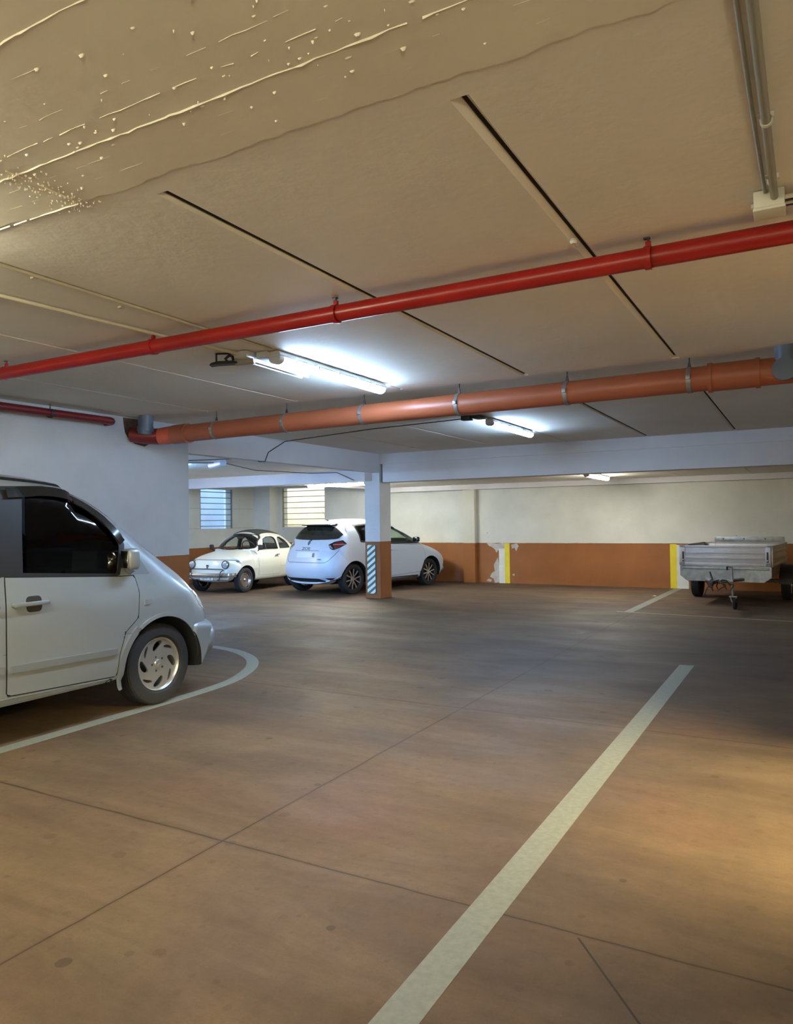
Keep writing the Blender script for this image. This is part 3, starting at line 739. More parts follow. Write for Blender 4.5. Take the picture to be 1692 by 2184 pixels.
bp = empty('drain_pipe', (0, 6.32, 2.555), 0, 'thick orange-brown plastic drain pipe hung across under the ceiling', 'pipe')
mb = MB(); mb.tube([(-6.35, .0, -.035), (-.62, .0, .008)], .100, 40); mb.build('pipe', M['orange'], bp)
mb = MB(); mb.tube([(-6.52, 0, -.036), (-6.30, .0, -.035)], [.112, .112], 36); mb.tube([(-6.31, 0, -.035), (-6.29, 0, -.035)], .118, 36); mb.build('socket', M['orange'], bp)
mb = MB(); mb.tube([(-6.50, 0, -.036), (-6.62, -.01, -.04), (-6.72, -.04, -.05)], [.103, .105, .10], 30); mb.build('elbow', M['orange2'], bp)['label'] = 'brighter orange elbow at the wall end'
mb = MB(); mb.tube([(-6.70, -.03, -.05), (-6.85, -.12, -.045), (-7.02, -.2, -.02)], [.098, .095, .09], 24); mb.build('wall_stub', M['darkred'], bp)
mb = MB(); mb.tube([(-6.80, -.2, -.03), (-6.78, -.2, .10), (-6.78, -.2, .19)], [.078, .085, .085], 28); mb.tube([(-6.79, -.2, .0), (-6.79, -.2, .06)], .094, 28); mb.build('vertical_branch', M['greyp'], bp)['label'] = 'blue-grey plastic pipe going up at the wall'
mb = MB(); mb.tube([(-.64, 0, .008), (-.30, 0, .01)], .110, 36); mb.tube([(-.66, 0, .008), (-.63, 0, .008)], .118, 36); mb.tube([(-.32, 0, .01), (-.29, 0, .01)], .118, 36)
mb.tube([(-.3, 0, .01), (.3, 0, .01)], .104, 36); mb.build('tee_socket', M['orange'], bp)
mb = MB(); mb.tube([(-.10, -.03, -.0), (-.10, -.03, .19)], [.09, .09], 28); mb.lathe([(-.02, 0), (-.02, .085), (.02, .085), (.02, 0)], 28, 'y', (-.12, -.115, -.0))
mb.build('vertical_branch', M['greyp'], bp)['label'] = 'blue-grey plastic branch and cap at the right end'
for i, x in enumerate((-.80, -1.80, -2.83, -3.88, -4.86, -5.86)):
    z = -.035+(x+6.35)/5.73*.043
    mb = MB(); clamp_ring(mb, x, 0, z, .100, .034); mb.box(x-.017, x+.017, -.12, -.095, z-.012, z+.022, .003); mb.build('pipe_clamp', M['galv'], bp)
    mb = MB(); mb.tube([(x, 0, z+.1), (x, 0, .185)], .006, 10); mb.prism([(x-.018, z+.09), (x+.018, z+.09), (x+.006, z+.15), (x-.006, z+.15)], -.006, .006, 'y'); mb.build('hanger_rod', M['steel'], bp)
# broken-out plaster round the pipe hole
mb = MB(); hole = [(6.02, 2.73), (6.38, 2.735), (6.42, 2.66), (6.44, 2.5), (6.40, 2.44), (6.34, 2.41), (6.27, 2.42), (6.2, 2.43), (6.13, 2.46), (6.08, 2.51), (6.05, 2.55), (6.03, 2.64)]
mb.prism(hole, -7.054, -7.050, 'x'); struct(mb.build('trim_pipe_hole', mat('broken_plaster', srgb(88,66,50), .9, bump=.8, bscale=25, var=.5, vscale=14), smooth=0), 'rough broken hole in the wall round the drain pipe', 'hole')

# conduits and junction boxes
def conduit(name, path, r, m, label, loc=(0,0,0)):
    mb = MB(); mb.tube(path, r, 12); return tag(mb.build(name, m, None, loc=loc), label, 'conduit' if name == 'conduit' else 'cable', 'thin conduits' if name == 'conduit' else 'dark cables in the back bays')
c1 = empty('conduit', (-.10, 0, 2.715), 0, 'thick grey conduit along the ceiling at upper right', 'conduit')
mb = MB(); mb.tube([(-.02, -3, 0), (.01, 2.5, 0), (.015, 3.27, -.012)], .0145, 18); mb.build('pipe', M['conduit'], c1)
for y in (2.62, 3.10):
    mb = MB(); mb.lathe([(-.008, .0145), (-.008, .0185), (.008, .0185), (.008, .0145)], 18, 'y', (.012, y, 0), closed=True); mb.box(-.012, .034, y-.008, y+.008, .006, .024)
    mb.build('clip', M['boxw'], c1)
conduit('conduit', [(-.15, -3, 2.728), (-.126, 2.5, 2.728), (-.118, 3.24, 2.728)], .007, M['conduit'], 'thin grey conduit beside the thick one at upper right')
jb = empty('junction_box', (-.105, 3.28, 2.70), 0, 'white square junction box on the ceiling beside the red pipe', 'junction box')
mb = MB(); mb.box(-.055, .055, -.055, .055, -.03, .038, .004); mb.build('box', M['boxw'], jb)
mb = MB(); mb.box(-.058, .058, -.058, .058, -.042, -.028, .004); mb.tube([(-.055, 0, 0), (-.066, 0, 0)], .011, 10); mb.build('lid', M['boxw'], jb)
for i, (y, r) in enumerate(((3.24, .009), (3.27, .006), (3.30, .008), (3.32, .008))):
    conduit('conduit', [(-.05, y, 2.70), (1.0, y+.01, 2.705)], r, M['conduitw'] if i % 2 == 0 else M['cable'], ['first', 'second', 'third', 'fourth'][i]+' thin conduit from the near edge, leaving the junction box to the right')
c2 = empty('conduit', (-3.85, 2.4, 2.722), 0, 'painted conduit running toward the lamp across the left ceiling', 'conduit')
mb = MB(); mb.tube([(-.02, -6, 0), (0, 0, 0), (.10, 1.2, 0), (.20, 2.05, -.005)], .011, 12); mb.build('pipe', M['conduitw'], c2)
for i, (x, y) in enumerate(((-3.46, 2.395), (-3.50, 2.98))):
    mb = MB(); mb.prism(rrect(-.014, .014, -.014, .014, .003), -.010, 0, 'z', holes=[circ(0, 0, .006, 10)]); tag(mb.build('ceiling_clip', M['conduitw'], None, loc=(x, y, 2.738)), ['small square clip on the ceiling nearer the left edge', 'small square clip on the ceiling nearer the red pipe'][i], 'clip', 'square clips on the ceiling')
mb = MB(); mb.lathe([(-.012, .0), (-.012, .013), (0, .018), (.012, .013), (.012, .0)], 16, 'z'); mb.tube([(-.0, 0, -.0), (.0, .08, .01)], .004, 8)
tag(mb.build('cable_gland', M['boxw'], None, loc=(-.91, 3.34, 2.728)), 'round white cable gland in the ceiling joint behind the red pipe', 'cable gland')
conduit('conduit', [(-3.42, 2.06, 2.734), (-3.42, 4.27, 2.734)], .010, M['conduitw'], 'painted conduit in the ceiling joint leading to the lit lamp')
# dark cable runs in the back bays
conduit('cable', [(-3.5, 8.35, 2.72), (-5.2, 8.62, 2.725), (-7.03, 9.1, 2.72), (-7.043, 8.7, 2.52), (-7.043, 8.62, 2.376), (-7.13, 8.6, 2.376), (-7.30, 8.58, 2.44)], .0065, M['cable'], 'dark cable from the second lamp bending down over the beam')
conduit('cable', [(-7.2, 8.6, 2.44), (-8.2, 8.4, 2.44), (-9.9, 7.6, 2.44)], .0065, M['cable'], 'dark cable across the ceiling behind the beam, upper run')
conduit('cable', [(-8.9, 8.5, 2.44), (-8.2, 9.0, 2.44), (-8.9, 10.6, 2.44), (-8.6, 11.96, 2.44), (-8.0, 11.97, 2.43), (-7.6, 11.97, 2.26)], .0065, M['cable'], 'dark cable running on to the far cross beam, lower run')

# ================================================================== lamps
def emis(name, colr, st):
    m = bpy.data.materials.new(name); m.use_nodes = True; N = m.node_tree.nodes; N.remove(N['Principled BSDF'])
    e = N.new('ShaderNodeEmission'); e.inputs[0].default_value = (*colr, 1); e.inputs[1].default_value = st
    m.node_tree.links.new(e.outputs[0], N['Material Output'].inputs[0]); return m
def batten(loc, rz, length, colr, st, label, lit=True, clips=True):
    """waterproof fluorescent batten: grey tray, clear diffuser with tube, end caps; hangs below z=0 (ceiling)"""
    r = empty('fluorescent_lamp', loc, rz, label, 'lamp', 'fluorescent lamps of the garage')
    h = length/2
    mb = MB(); mb.prism([(-.042, 0), (-.056, -.030), (-.053, -.040), (.053, -.040), (.056, -.030), (.042, 0)], -h, h, 'y'); mb.build('tray', M['housing'], r, 30)
    prof = [(-.050, -.041)]+[(.051*math.cos(R(a)), -.052+.040*math.sin(R(a))) for a in range(180, 361, 20)]+[(.050, -.041)]
    dm = emis('lamp_diffuser', colr, st) if lit else M['refl']
    mb = MB(); mb.prism(prof, -h+.06, h-.01, 'y'); mb.build('diffuser', dm, r, 40)
    mb = MB(); mb.prism([(a*1.02, b) for a, b in prof], -h+.0, -h+.06, 'y'); mb.build('end_cap', M['housing'], r, 40)
    if clips:
        for k in range(5):
            y = -h+.2+k*(length-.4)/4
            for s_ in (-1, 1):
                mb = MB(); mb.box(s_*.058-.004, s_*.058+.004, y-.010, y+.010, -.062, -.022); mb.build('clip', M['housing'], r, 0)
    return r
batten((-3.44, 5.12, 2.735), 0, 1.58, COOL, POW['lamp1'], 'lit fluorescent lamp behind the red pipe, the largest one glowing')
# unlit open reflector lamp beside it
ul = empty('reflector_lamp', (-3.66, 4.55, 2.735), R(2), 'unlit double-tube lamp beside the large lit lamp', 'lamp')
mb = MB(); mb.prism([(-.03, 0), (-.035, -.03), (.035, -.03), (.03, 0)], -.3, .35, 'y'); mb.build('tray', M['housing'], ul, 30)
mb = MB()
for x in (-.045, 0.02): mb.tube([(x, -.28, -.045), (x, .5, -.045)], .014, 14)
mb.build('tube', M['refl'], ul)
mb = MB(); mb.box(-.05, .06, -.36, -.27, -.05, 0, .006); mb.build('end_cap', M['housing'], ul)
bl = empty('ballast_box', (-3.53, 4.36, 2.735), 0, 'grey-white gear box on the ceiling at the start of the lit lamp', 'gear box')
mb = MB(); mb.box(-.05, .05, -.07, .17, -.045, 0, .005); mb.build('box', M['housing'], bl)
mb = MB(); mb.box(-.04, .045, .17, .22, -.055, -.005, .005); mb.build('plug', M['black'], bl)
br = empty('black_bracket', (-3.80, 4.20, 2.74), R(25), 'black bracket with curved shade hanging at the left of the lamps', 'bracket')
mb = MB(); mb.box(-.075, -.063, -.006, .006, -.07, 0); mb.box(-.075, .06, -.006, .006, -.012, 0); mb.build('arm', M['black'], br, 0)
mb = MB()
prof = [(-.115, -.098), (-.10, -.08), (-.05, -.068), (.06, -.066), (.1, -.075), (.1, -.088), (.0, -.09), (-.06, -.092)]
mb.prism(prof, -.035, .035, 'y'); mb.tube([(.02, 0, -.07), (.0, 0, -.045), (.03, 0, -.02), (.055, 0, -.03), (.06, 0, -.06)], .011, 10); mb.build('shade', M['black'], br)
mb = MB(); mb.tube([(.08, 0, -.07), (.22, 0, -.06)], .03, 16); mb.build('lamp_holder', M['conduit'], br)
batten((-3.46, 9.42, 2.735), 0, 1.58, COOL, POW['lamp2'], 'lit fluorescent lamp just beyond the brown drain pipe')
gb = empty('ballast_box', (-3.46, 8.33, 2.735), 0, 'dark gear box on the ceiling before the second lamp', 'gear box')
mb = MB(); mb.box(-.22, -.10, -.08, .02, -.05, 0, .004); mb.box(-.09, .03, -.05, .15, -.03, 0, .004); mb.build('box', M['steel'], gb)
batten((-3.42, 13.9, 2.30), 0, 1.58, (1.0, .97, .88), POW['far'], 'small lit lamp seen under the far cross beam')
batten((-8.75, 13.1, 2.32), R(90), 1.50, (1.0, .97, .84), POW['leftfar'], 'lit lamp seen edge-on above the white hatchback')
batten((-7.62, 5.75, 2.46), 0, 1.50, COOL2, POW['bayback'], 'lit lamp in the bay behind the left wall')
batten((-9.62, 8.82, 2.46), R(90), 1.50, COOL2, POW['leftbay'], 'lit lamp just past the end of the left wall')
nl = batten((-8.3, 8.95, 2.46), R(60), .65, COOL, 1, 'unlit short lamp on the ceiling behind the beam', lit=False, clips=False)
batten((-3.44, 1.0, 2.735), 0, 1.58, NEUT, POW['near'], 'lit lamp above and left of the viewer')
batten((-3.0, -3.0, 2.735), 0, 1.58, NEUT, POW['back'], 'lit lamp on the ceiling behind the viewer, left')
batten((-.4, -2.2, 2.735), 0, 1.58, WARM, POW['back'], 'lit lamp on the ceiling behind the viewer, right')
batten((2.4, 4.05, 2.735), 0, 1.2, WARM, POW['door'], 'lit warm lamp beyond the opening in the right wall')
batten((-11.9, 9.6, 2.46), 0, 1.50, (1.0, .97, .88), POW['hid'], 'added unseen fill lamp in the left bay behind the left wall')  # out of view, added to brighten the far left walls
def fill_batten(loc, rot, label):  # unseen lamps added behind the camera to brighten the near ceiling
    o = batten(loc, 0, 1.50, NEUT, POW['wall'], label); o.rotation_euler = rot
fill_batten((.995, -1.6, 1.95), (0, R(90), 0), 'added unseen fill lamp on the right wall behind the viewer')
fill_batten((-3.5, -6.99, 1.95), (0, R(90), R(-90)), 'added unseen fill lamp on the wall behind the viewer')

# ================================================================== vehicles
def wheel(parent, x, y, r, wd, rim_r, style, side, rot=0.0):
    """tyre with tread and a rim; outer face looks to side (+1 right, -1 left)"""
    s = side
    mb = MB(); hw = wd/2
    prof = [(-hw*.72, rim_r*.98), (-hw*.95, rim_r*1.08), (-hw*1.0, (rim_r+r)/2), (-hw*.92, r*.955), (-hw*.78, r*.99)]
    for k in range(5):
        a = -hw*.68+k*hw*1.36/5; b = a+hw*1.36/5
        prof += [(a, r), (b-.009, r), (b-.007, r-.007), (b-.001, r-.007)]
    prof += [(hw*.78, r*.99), (hw*.92, r*.955), (hw*1.0, (rim_r+r)/2), (hw*.95, rim_r*1.08), (hw*.72, rim_r*.98)]
    mb.lathe(prof, 64, 'x', closed=True)
    t = mb.build('wheel', M['rubber'], parent, 30, loc=(x, y, r)); t.rotation_euler = (rot, 0, 0)
    # barrel
    mb = MB(); o = hw*.80*s
    mb.lathe([(o, rim_r*1.0), (o+.004*s, rim_r*.985), (o-.004*s, rim_r*.95), (o-.02*s, rim_r*.93), (-o*.9, rim_r*.90), (-o*.9, rim_r*.99), (o-.01*s, rim_r*.99)], 56, 'x', closed=True)
    mb.lathe([(-o*.5, 0), (-o*.5, rim_r*.6), (-o*.2, rim_r*.62), (-o*.2, 0)], 32, 'x', mi=1)
    if style == 'swirl':      # eight slanted openings, five bolts
        holes = []
        for k in range(8):
            a0 = 360*k/8
            big = k % 2 == 0
            rr0, rr1 = (.50, .87) if big else (.66, .87); aw = 15 if big else 9
            pts = []
            for t_ in range(13):
                u = t_/12*2*PI
                rad = (rr0+rr1)/2+(rr1-rr0)/2*math.cos(u)
                ang = a0+aw*math.sin(u)+(rad-rr0)/(rr1-rr0)*26*(-s)
                pts.append((rad*rim_r*math.cos(R(ang)), rad*rim_r*math.sin(R(ang))))
            holes.append(pts[:-1])
        for k in range(5):
            a = 360*k/5+20; holes.append(circ(.27*rim_r*math.cos(R(a)), .27*rim_r*math.sin(R(a)), .045*rim_r, 12))
        mb.prism(circ(0, 0, rim_r*.95, 56), o-.030*s, o-.014*s, 'x', holes=holes)
        mb.lathe([(o-.02*s, 0), (o-.004*s, 0), (o-.003*s, rim_r*.14), (o-.012*s, rim_r*.17), (o-.02*s, rim_r*.17)], 24, 'x')
        for k in range(3):       # three-pointed mark in the hub cap
            a = R(90+120*k); mb.tube([(o-.002*s, 0, 0), (o-.002*s, .10*rim_r*math.cos(a), .10*rim_r*math.sin(a))], [.004, .0012], 6)
        ms = [M['alloy'], M['arch']]
    elif style == 'spokes':   # five twin spokes, dark with bright faces
        mb.lathe([(o-.03*s, 0), (o-.012*s, 0), (o-.010*s, rim_r*.17), (o-.025*s, rim_r*.22), (o-.04*s, rim_r*.22)], 24, 'x', mi=2)
        for k in range(5):
            for dd in (-1, 1):
                a = R(72*k+18); 
                p0 = (.10, dd*.10); p1 = (.55, dd*.18); p2 = (.95, dd*.32)
                pts = []
                for (pr, pa), wd_ in ((p0, .09), (p1, .10), (p2, .13)): pts.append((pr, pa, wd_))
                L1 = [(pr, pa-w_/2) for pr, pa, w_ in pts]; L2 = [(pr, pa+w_/2) for pr, pa, w_ in pts][::-1]
                q = [((u*math.cos(a)-v*math.sin(a))*rim_r, (u*math.sin(a)+v*math.cos(a))*rim_r) for u, v in L1+L2]
                mb.prism(q, o-.028*s, o-.010*s, 'x', mi=2)
        ms = [M['steel'], M['arch'], M['alloy']]
    else:                     # dished steel wheel with ring of small holes and chrome hub
        holes = [circ(.60*rim_r*math.cos(R(a)), .60*rim_r*math.sin(R(a)), .045*rim_r, 8) for a in range(0, 360, 20)]
        holes += [circ(.42*rim_r*math.cos(R(a+10)), .42*rim_r*math.sin(R(a+10)), .035*rim_r, 8) for a in range(0, 360, 30)]
        mb.prism(circ(0, 0, rim_r*.74, 40), o-.034*s, o-.022*s, 'x', holes=holes, mi=2)
        mb.lathe([(o-.030*s, rim_r*.72), (o-.006*s, rim_r*.80), (o-.004*s, rim_r*.86), (o-.02*s, rim_r*.95), (o-.035*s, rim_r*.95), (o-.035*s, rim_r*.72)], 48, 'x', closed=True)
        mb.lathe([(o-.03*s, 0), (o+.0*s, 0), (o-.004*s, rim_r*.10), (o-.015*s, rim_r*.2), (o-.03*s, rim_r*.26)], 24, 'x')
        ms = [M['chrome'], M['arch'], mat('dull_bronze_wheel', srgb(136,118,108), .4, .5)]
    mb.build('rim', ms, t, 35)
    return t
def cyl_cutter(y, z, r, x0, x1):
    b = MB(); b.prism(circ(y, z, r, 48), x0, x1, 'x'); return b.bm
def arch_cutters(cut_list, ys, z, r, x_in, x_out=1.3):
    for y in ys:
        for s in (-1, 1):
            b = MB(); out = circ(y, z, r, 40, -5, 185); lo = -.2
            out = [(y+r*math.cos(R(a)), z+r*math.sin(R(a))) for a in range(0, 181, 6)]+[(y-r, lo), (y+r, lo)]
            b.prism(out, min(s*x_in, s*x_out), max(s*x_in, s*x_out), 'x'); cut_list.append((b.bm, M['arch']))
def lerp_tab(t, tab):
    if t <= tab[0][0]: return tab[0][1]
    for (a, u), (b, v) in zip(tab, tab[1:]):
        if t <= b: return u+(v-u)*(t-a)/(b-a)
    return tab[-1][1]
def seat(parent, x, y, z, m, w_=.46, h=.62, head=True):
    mb = MB(); mb.box(x-w_/2, x+w_/2, y-.25, y+.25, z-.16, z, .05)
    Mx = Matrix.Translation((x, y-.27, z-.05)) @ Matrix.Rotation(R(14), 4, 'X')
    mb.box(-w_/2, w_/2, -.06, .06, 0, h, .05, M=Mx)
    if head: mb.box(-.13, .13, -.05, .05, h+.03, h+.22, .05, M=Mx); mb.tube([Mx @ Vector((-.05, 0, h-.05)), Mx @ Vector((-.05, 0, h+.08))], .007, 8); mb.tube([Mx @ Vector((.05, 0, h-.05)), Mx @ Vector((.05, 0, h+.08))], .007, 8)
    return mb.build('seat', m, parent)
def steering(parent, x, y, z, r, m, tilt=25):
    mb = MB(); Mx = Matrix.Translation((x, y, z)) @ Matrix.Rotation(R(90-tilt), 4, 'X')
    mb.tube([Mx @ Vector((r*math.cos(R(a)), r*math.sin(R(a)), 0)) for a in range(0, 360, 12)], .013, 10, closed=True)
    for a in (0, 180, 270): mb.tube([Mx @ Vector((0,0,0)), Mx @ Vector((r*math.cos(R(a)), r*math.sin(R(a)), 0))], .01, 8)
    mb.tube([Mx @ Vector((0,0,0)), Mx @ Vector((0,0,-.25))], .02, 10)
    return mb.build('steering_wheel', m, parent)

# ---------------------------------------------------------------- silver van
van = empty('van', (-5.49, 4.26, 0), 0, 'silver van with dark tinted windows parked on the left', 'van')
sil = [(.62,.25),(.70,.30),(.74,.42),(.74,.56),(.72,.66),(.71,.74),(.68,.83),(.61,.94),(.46,1.06),(.30,1.18),(.13,1.295),(-.02,1.40),(-.20,1.545),(-.37,1.67),(-.56,1.77),(-.82,1.83),(-1.3,1.865),(-2.2,1.885),(-3.2,1.87),(-3.6,1.83),(-3.74,1.70),(-3.80,1.3),(-3.84,.7),(-3.82,.35),(-3.7,.25),(-2,.25)]
def grade(y, a, b, r0, r1):
    t = max(0, min(1, (y-a)/(b-a))); return r0+(r1-r0)*t
def r_van(y, z):
    if z < .29: return grade(y, .40, .72, .05, .42)
    if y > .5 and z < .7: return .42
    if y > .0: return .38
    if y > -.75: return .38
    if y < -3.6: return .2
    return .20
def w_van(y, z):
    a = lerp_tab(z, [(.25,.905),(.35,.928),(.50,.937),(.70,.942),(.90,.943),(.93,.934),(1.10,.908),(1.20,.902),(1.50,.850),(1.70,.812),(1.9,.77)])
    return a*lerp_tab(y, [(-3.9,.97),(-3.2,1),(.2,1),(.9,.955)])
bm_o = shell(sil, r_van, w_van, .62, -3.3, .35)
bvh = BVHTree.FromBMesh(bm_o)
cabin = [(-.05,.55),(-.05,1.10),(-.16,1.24),(-.50,1.56),(-.70,1.68),(-.95,1.76),(-1.4,1.80),(-3.2,1.81),(-3.55,1.74),(-3.68,1.2),(-3.68,.55)]
bm_c = shell(cabin, lambda y, z: .44 if y > -.85 else .2, lambda y, z: w_van(y, z)-.06, .8, -3.3, -.5, ds=.08)
cuts = [(bm_c, M['cabin'])]
win_f = [(-1.185,1.14),(-1.165,1.40),(-1.13,1.685),(-.93,1.69),(-.74,1.655),(-.60,1.57),(-.45,1.43),(-.375,1.31),(-.42,1.085)]
win_s = [(-1.36,1.14),(-1.36,1.66),(-2.35,1.66),(-2.38,1.14)]
win_r = [(-2.5,1.14),(-2.5,1.66),(-3.45,1.62),(-3.5,1.14)]
for wn in (win_f, win_s, win_r):
    b = MB(); b.prism(wn, -1.3, 1.3, 'x'); cuts.append((b.bm, M['cabin']))
ws = [(-.70,1.22),(.70,1.22),(.60,1.70),(-.60,1.70)]
b = MB(); b.prism(ws, -.72, .6, 'y'); cuts.append((b.bm, M['cabin']))
arch_cutters(cuts, (0.02, -3.0), .31, .40, .5)
body = cut(bm_o, [M['silver']], cuts, 'body', van)
side = [(1, 'x')]
for s in (1, -1):
    patch('front_window', [(y*1+(.03 if y < -1 else -.0), z) for y, z in win_f], 'x', s, bvh, M['darkglass'], van, -.004, .004, label='dark tinted front side window' if s == 1 else None)
    patch('window_frame', [(-1.35,1.125),(-1.30,1.72),(-.93,1.735),(-.70,1.70),(-.52,1.575),(-.36,1.41),(-.325,1.30),(-.40,1.065)], 'x', s, bvh, M['black'], van, .004, .006, holes=[win_f])
    patch('sliding_window', win_s, 'x', s, bvh, M['darkglass'], van, .002, .004); patch('rear_side_window', win_r, 'x', s, bvh, M['darkglass'], van, .002, .004)
    patch('window_frame', [(-1.34,1.12),(-1.34,1.72),(-2.42,1.72),(-2.42,1.12)], 'x', s, bvh, M['black'], van, .004, .006, holes=[win_s])
    # doors as panels with gap
    dr = [(-1.312,1.118),(-1.322,.75),(-1.315,.35),(-.445,.318),(-.425,.47),(-.37,.64),(-.25,.735),(-.236,.94),(-.262,1.058),(-.40,1.060)]
    pstrip('door_gap', dr, .016, 'x', s, bvh, M['seam'], van, .0015, .001, closed=True)
    d = patch('front_door', dr, 'x', s, bvh, M['silver'], van, .004, .003, grid=.045)
    patch('sliding_door', [(-1.342,1.118),(-1.352,.75),(-1.345,.35),(-2.45,.36),(-2.47,1.118)], 'x', s, bvh, M['silver'], van, .004, .003, grid=.045)
    pstrip('side_moulding', [(-1.30,.520),(-.455,.505)], .046, 'x', s, bvh, M['silverplastic'], van, .020, .018)
    pstrip('side_moulding', [(-2.42,.535),(-1.345,.521)], .046, 'x', s, bvh, M['silverplastic'], van, .020, .018)
    patch('handle_recess', rrect(-1.185, -1.065, .875, .985, .03), 'x', s, bvh, M['steel'], d, .0050, .001)
    mb = MB(); mb.box(s*.957, s*.985, -1.29, -1.03, .922, .950, .009); mb.box(s*.94, s*.96, -1.285, -1.25, .925, .948, .004); mb.box(s*.94, s*.96, -1.06, -1.035, .925, .948, .004)
    mb.build('door_handle', M['silverplastic'], d)
    patch('handle_recess_rim', rrect(-1.195, -1.055, .865, .995, .035), 'x', s, bvh, M['silver'], d, .0055, .002, holes=[rrect(-1.183, -1.067, .877, .983, .028)])
    mb = MB(); mb.box(s*.957, s*.985, -1.62, -1.385, .922, .950, .009); mb.box(s*.94, s*.96, -1.6, -1.57, .925, .948, .004); mb.build('door_handle', M['silverplastic'], van)
    # arch flare and sill strip
    ring = [(.02+.455*math.cos(R(a)), .31+.455*math.sin(R(a))) for a in range(128, 196, 5)]+[(.02+.405*math.cos(R(a)), .31+.405*math.sin(R(a))) for a in range(195, 127, -5)]
    patch('wheel_arch_trim', ring, 'x', s, bvh, M['silverplastic'], van, .014, .014)
    ring = [(.02+.43*math.cos(R(a)), .31+.43*math.sin(R(a))) for a in range(25, 129, 5)]+[(.02+.402*math.cos(R(a)), .31+.402*math.sin(R(a))) for a in range(128, 24, -5)]
    patch('wheel_arch_lip', ring, 'x', s, bvh, M['silver'], van, .008, .010)
    patch('sill', [(-2.52,.285),(-2.52,.340),(-1.33,.332),(-.46,.303),(-.45,.282)], 'x', s, bvh, M['silver'], van, .006, .006)
    patch('sill_cap', circ(-.50, .285, .024, 14), 'x', s, bvh, M['steel'], van, .008, .004)
    # mirror and its triangular base
    patch('mirror_base', [(-.37,1.315),(-.405,1.075),(-.10,1.062),(-.13,1.10),(-.31,1.355)], 'x', s, bvh, M['silverplastic'], van, .002, .004)
    mr = MB(); Mx = Matrix.Translation((s*.975, -.35, 1.195)) @ Matrix.Rotation(R(-8*s), 4, 'Z')
    mr.box(-.062, .062, -.045, .06, -.085, .08, .035, M=Mx, seg=4); mr.tube([(s*.91, -.30, 1.11), (s*.96, -.30, 1.13)], [.035, .03], 12)
    mo = mr.build('side_mirror', M['silverplastic'], van)
    mb = MB(); mb.box(-.044, .046, -.050, -.044, -.068, .062, .001, M=Mx); mb.build('mirror_glass', M['chrome'], mo)
    patch('side_indicator', [(-.185,.865),(-.185,.825),(-.14,.828),(-.115,.862)], 'x', s, bvh, M['clearlens'], van, .008, .007)
    # wind deflector over the window
    pstrip('wind_deflector', smooth_loop([(-1.25,1.672),(-.95,1.685),(-.76,1.655),(-.59,1.565),(-.44,1.43),(-.36,1.315)], 6, False), .060, 'x', s, bvh, M['glossblack'], van, .026, .005)['label'] = 'glossy dark wind deflector above the side window'
    # headlamp wrapping the corner
    patch('headlamp', [(.40,.885),(.62,.86),(.67,.78),(.68,.70),(.56,.69),(.44,.76)], 'x', s, bvh, M['clearlens'], van, .004, .004)
    pstrip('roof_gutter', [(s*.70, -.66), (s*.705, -.9), (s*.705, -3.4)], .026, 'z', 1, bvh, M['black'], van, .012, .012)
    for y in (0.0, -3.0): wheel(van, s*.80, y+.015, .325, .20, .215, 'swirl', s, rot=.3)
patch('windscreen', [(-.73,1.20),(.73,1.20),(.62,1.715),(-.62,1.715)], 'y', 1, bvh, M['darkglass'], van, .003, .004)
# front bumper, bonnet shut line, grille
bum = [(.715,.24),(.82,.27),(.885,.40),(.895,.54),(.86,.615),(.80,.655),(.72,.665)]
bo = shell([(.30,.25),(.62,.245),(.70,.285),(.745,.40),(.755,.53),(.73,.62),(.67,.655),(.30,.66)], lambda y, z: .40 if (z > .27 and y > .6) else (grade(y, .42, .64, .04, .38) if z < .4 else .12), lambda y, z: .952, .45, .45, .5, ds=.04)
cl = []; arch_cutters(cl, (.02,), .31, .402, .5)
b = MB(); b.box(-.86, .86, -.5, .40, .0, .9); cl.append((b.bm, M['arch']))
cut(bo, [M['silverplastic']], cl, 'front_bumper', van)
patch('grille', [(-.42,.70),(.42,.70),(.38,.82),(-.38,.82)], 'y', 1, bvh, M['black'], van, .003, .004)
pstrip('bonnet_gap', [(-.70,.868),(.70,.868)], .007, 'y', 1, bvh, M['seam'], van, .001, .001)
mb = MB(); mb.box(-.80, .80, -.35, .10, .95, 1.09, .05); mb.build('dashboard', M['cabin'], van)
seat(van, .40, -1.05, .98, M['cabin']); seat(van, -.40, -1.05, .98, M['cabin']); steering(van, -.38, -.55, 1.15, .19, M['cabin'])
mb = MB(); mb.prism([(-.10, 0), (.09, 0), (.11, .14), (-.075, .145)], -.001, .001, 'y')
pp = mb.build('leaflet', M['paper'], None, 0, loc=(-4.66, 3.62, 1.125), rot=(R(-14), 0, R(78))); tag(pp, 'pale green leaflet behind the van front side window', 'leaflet')

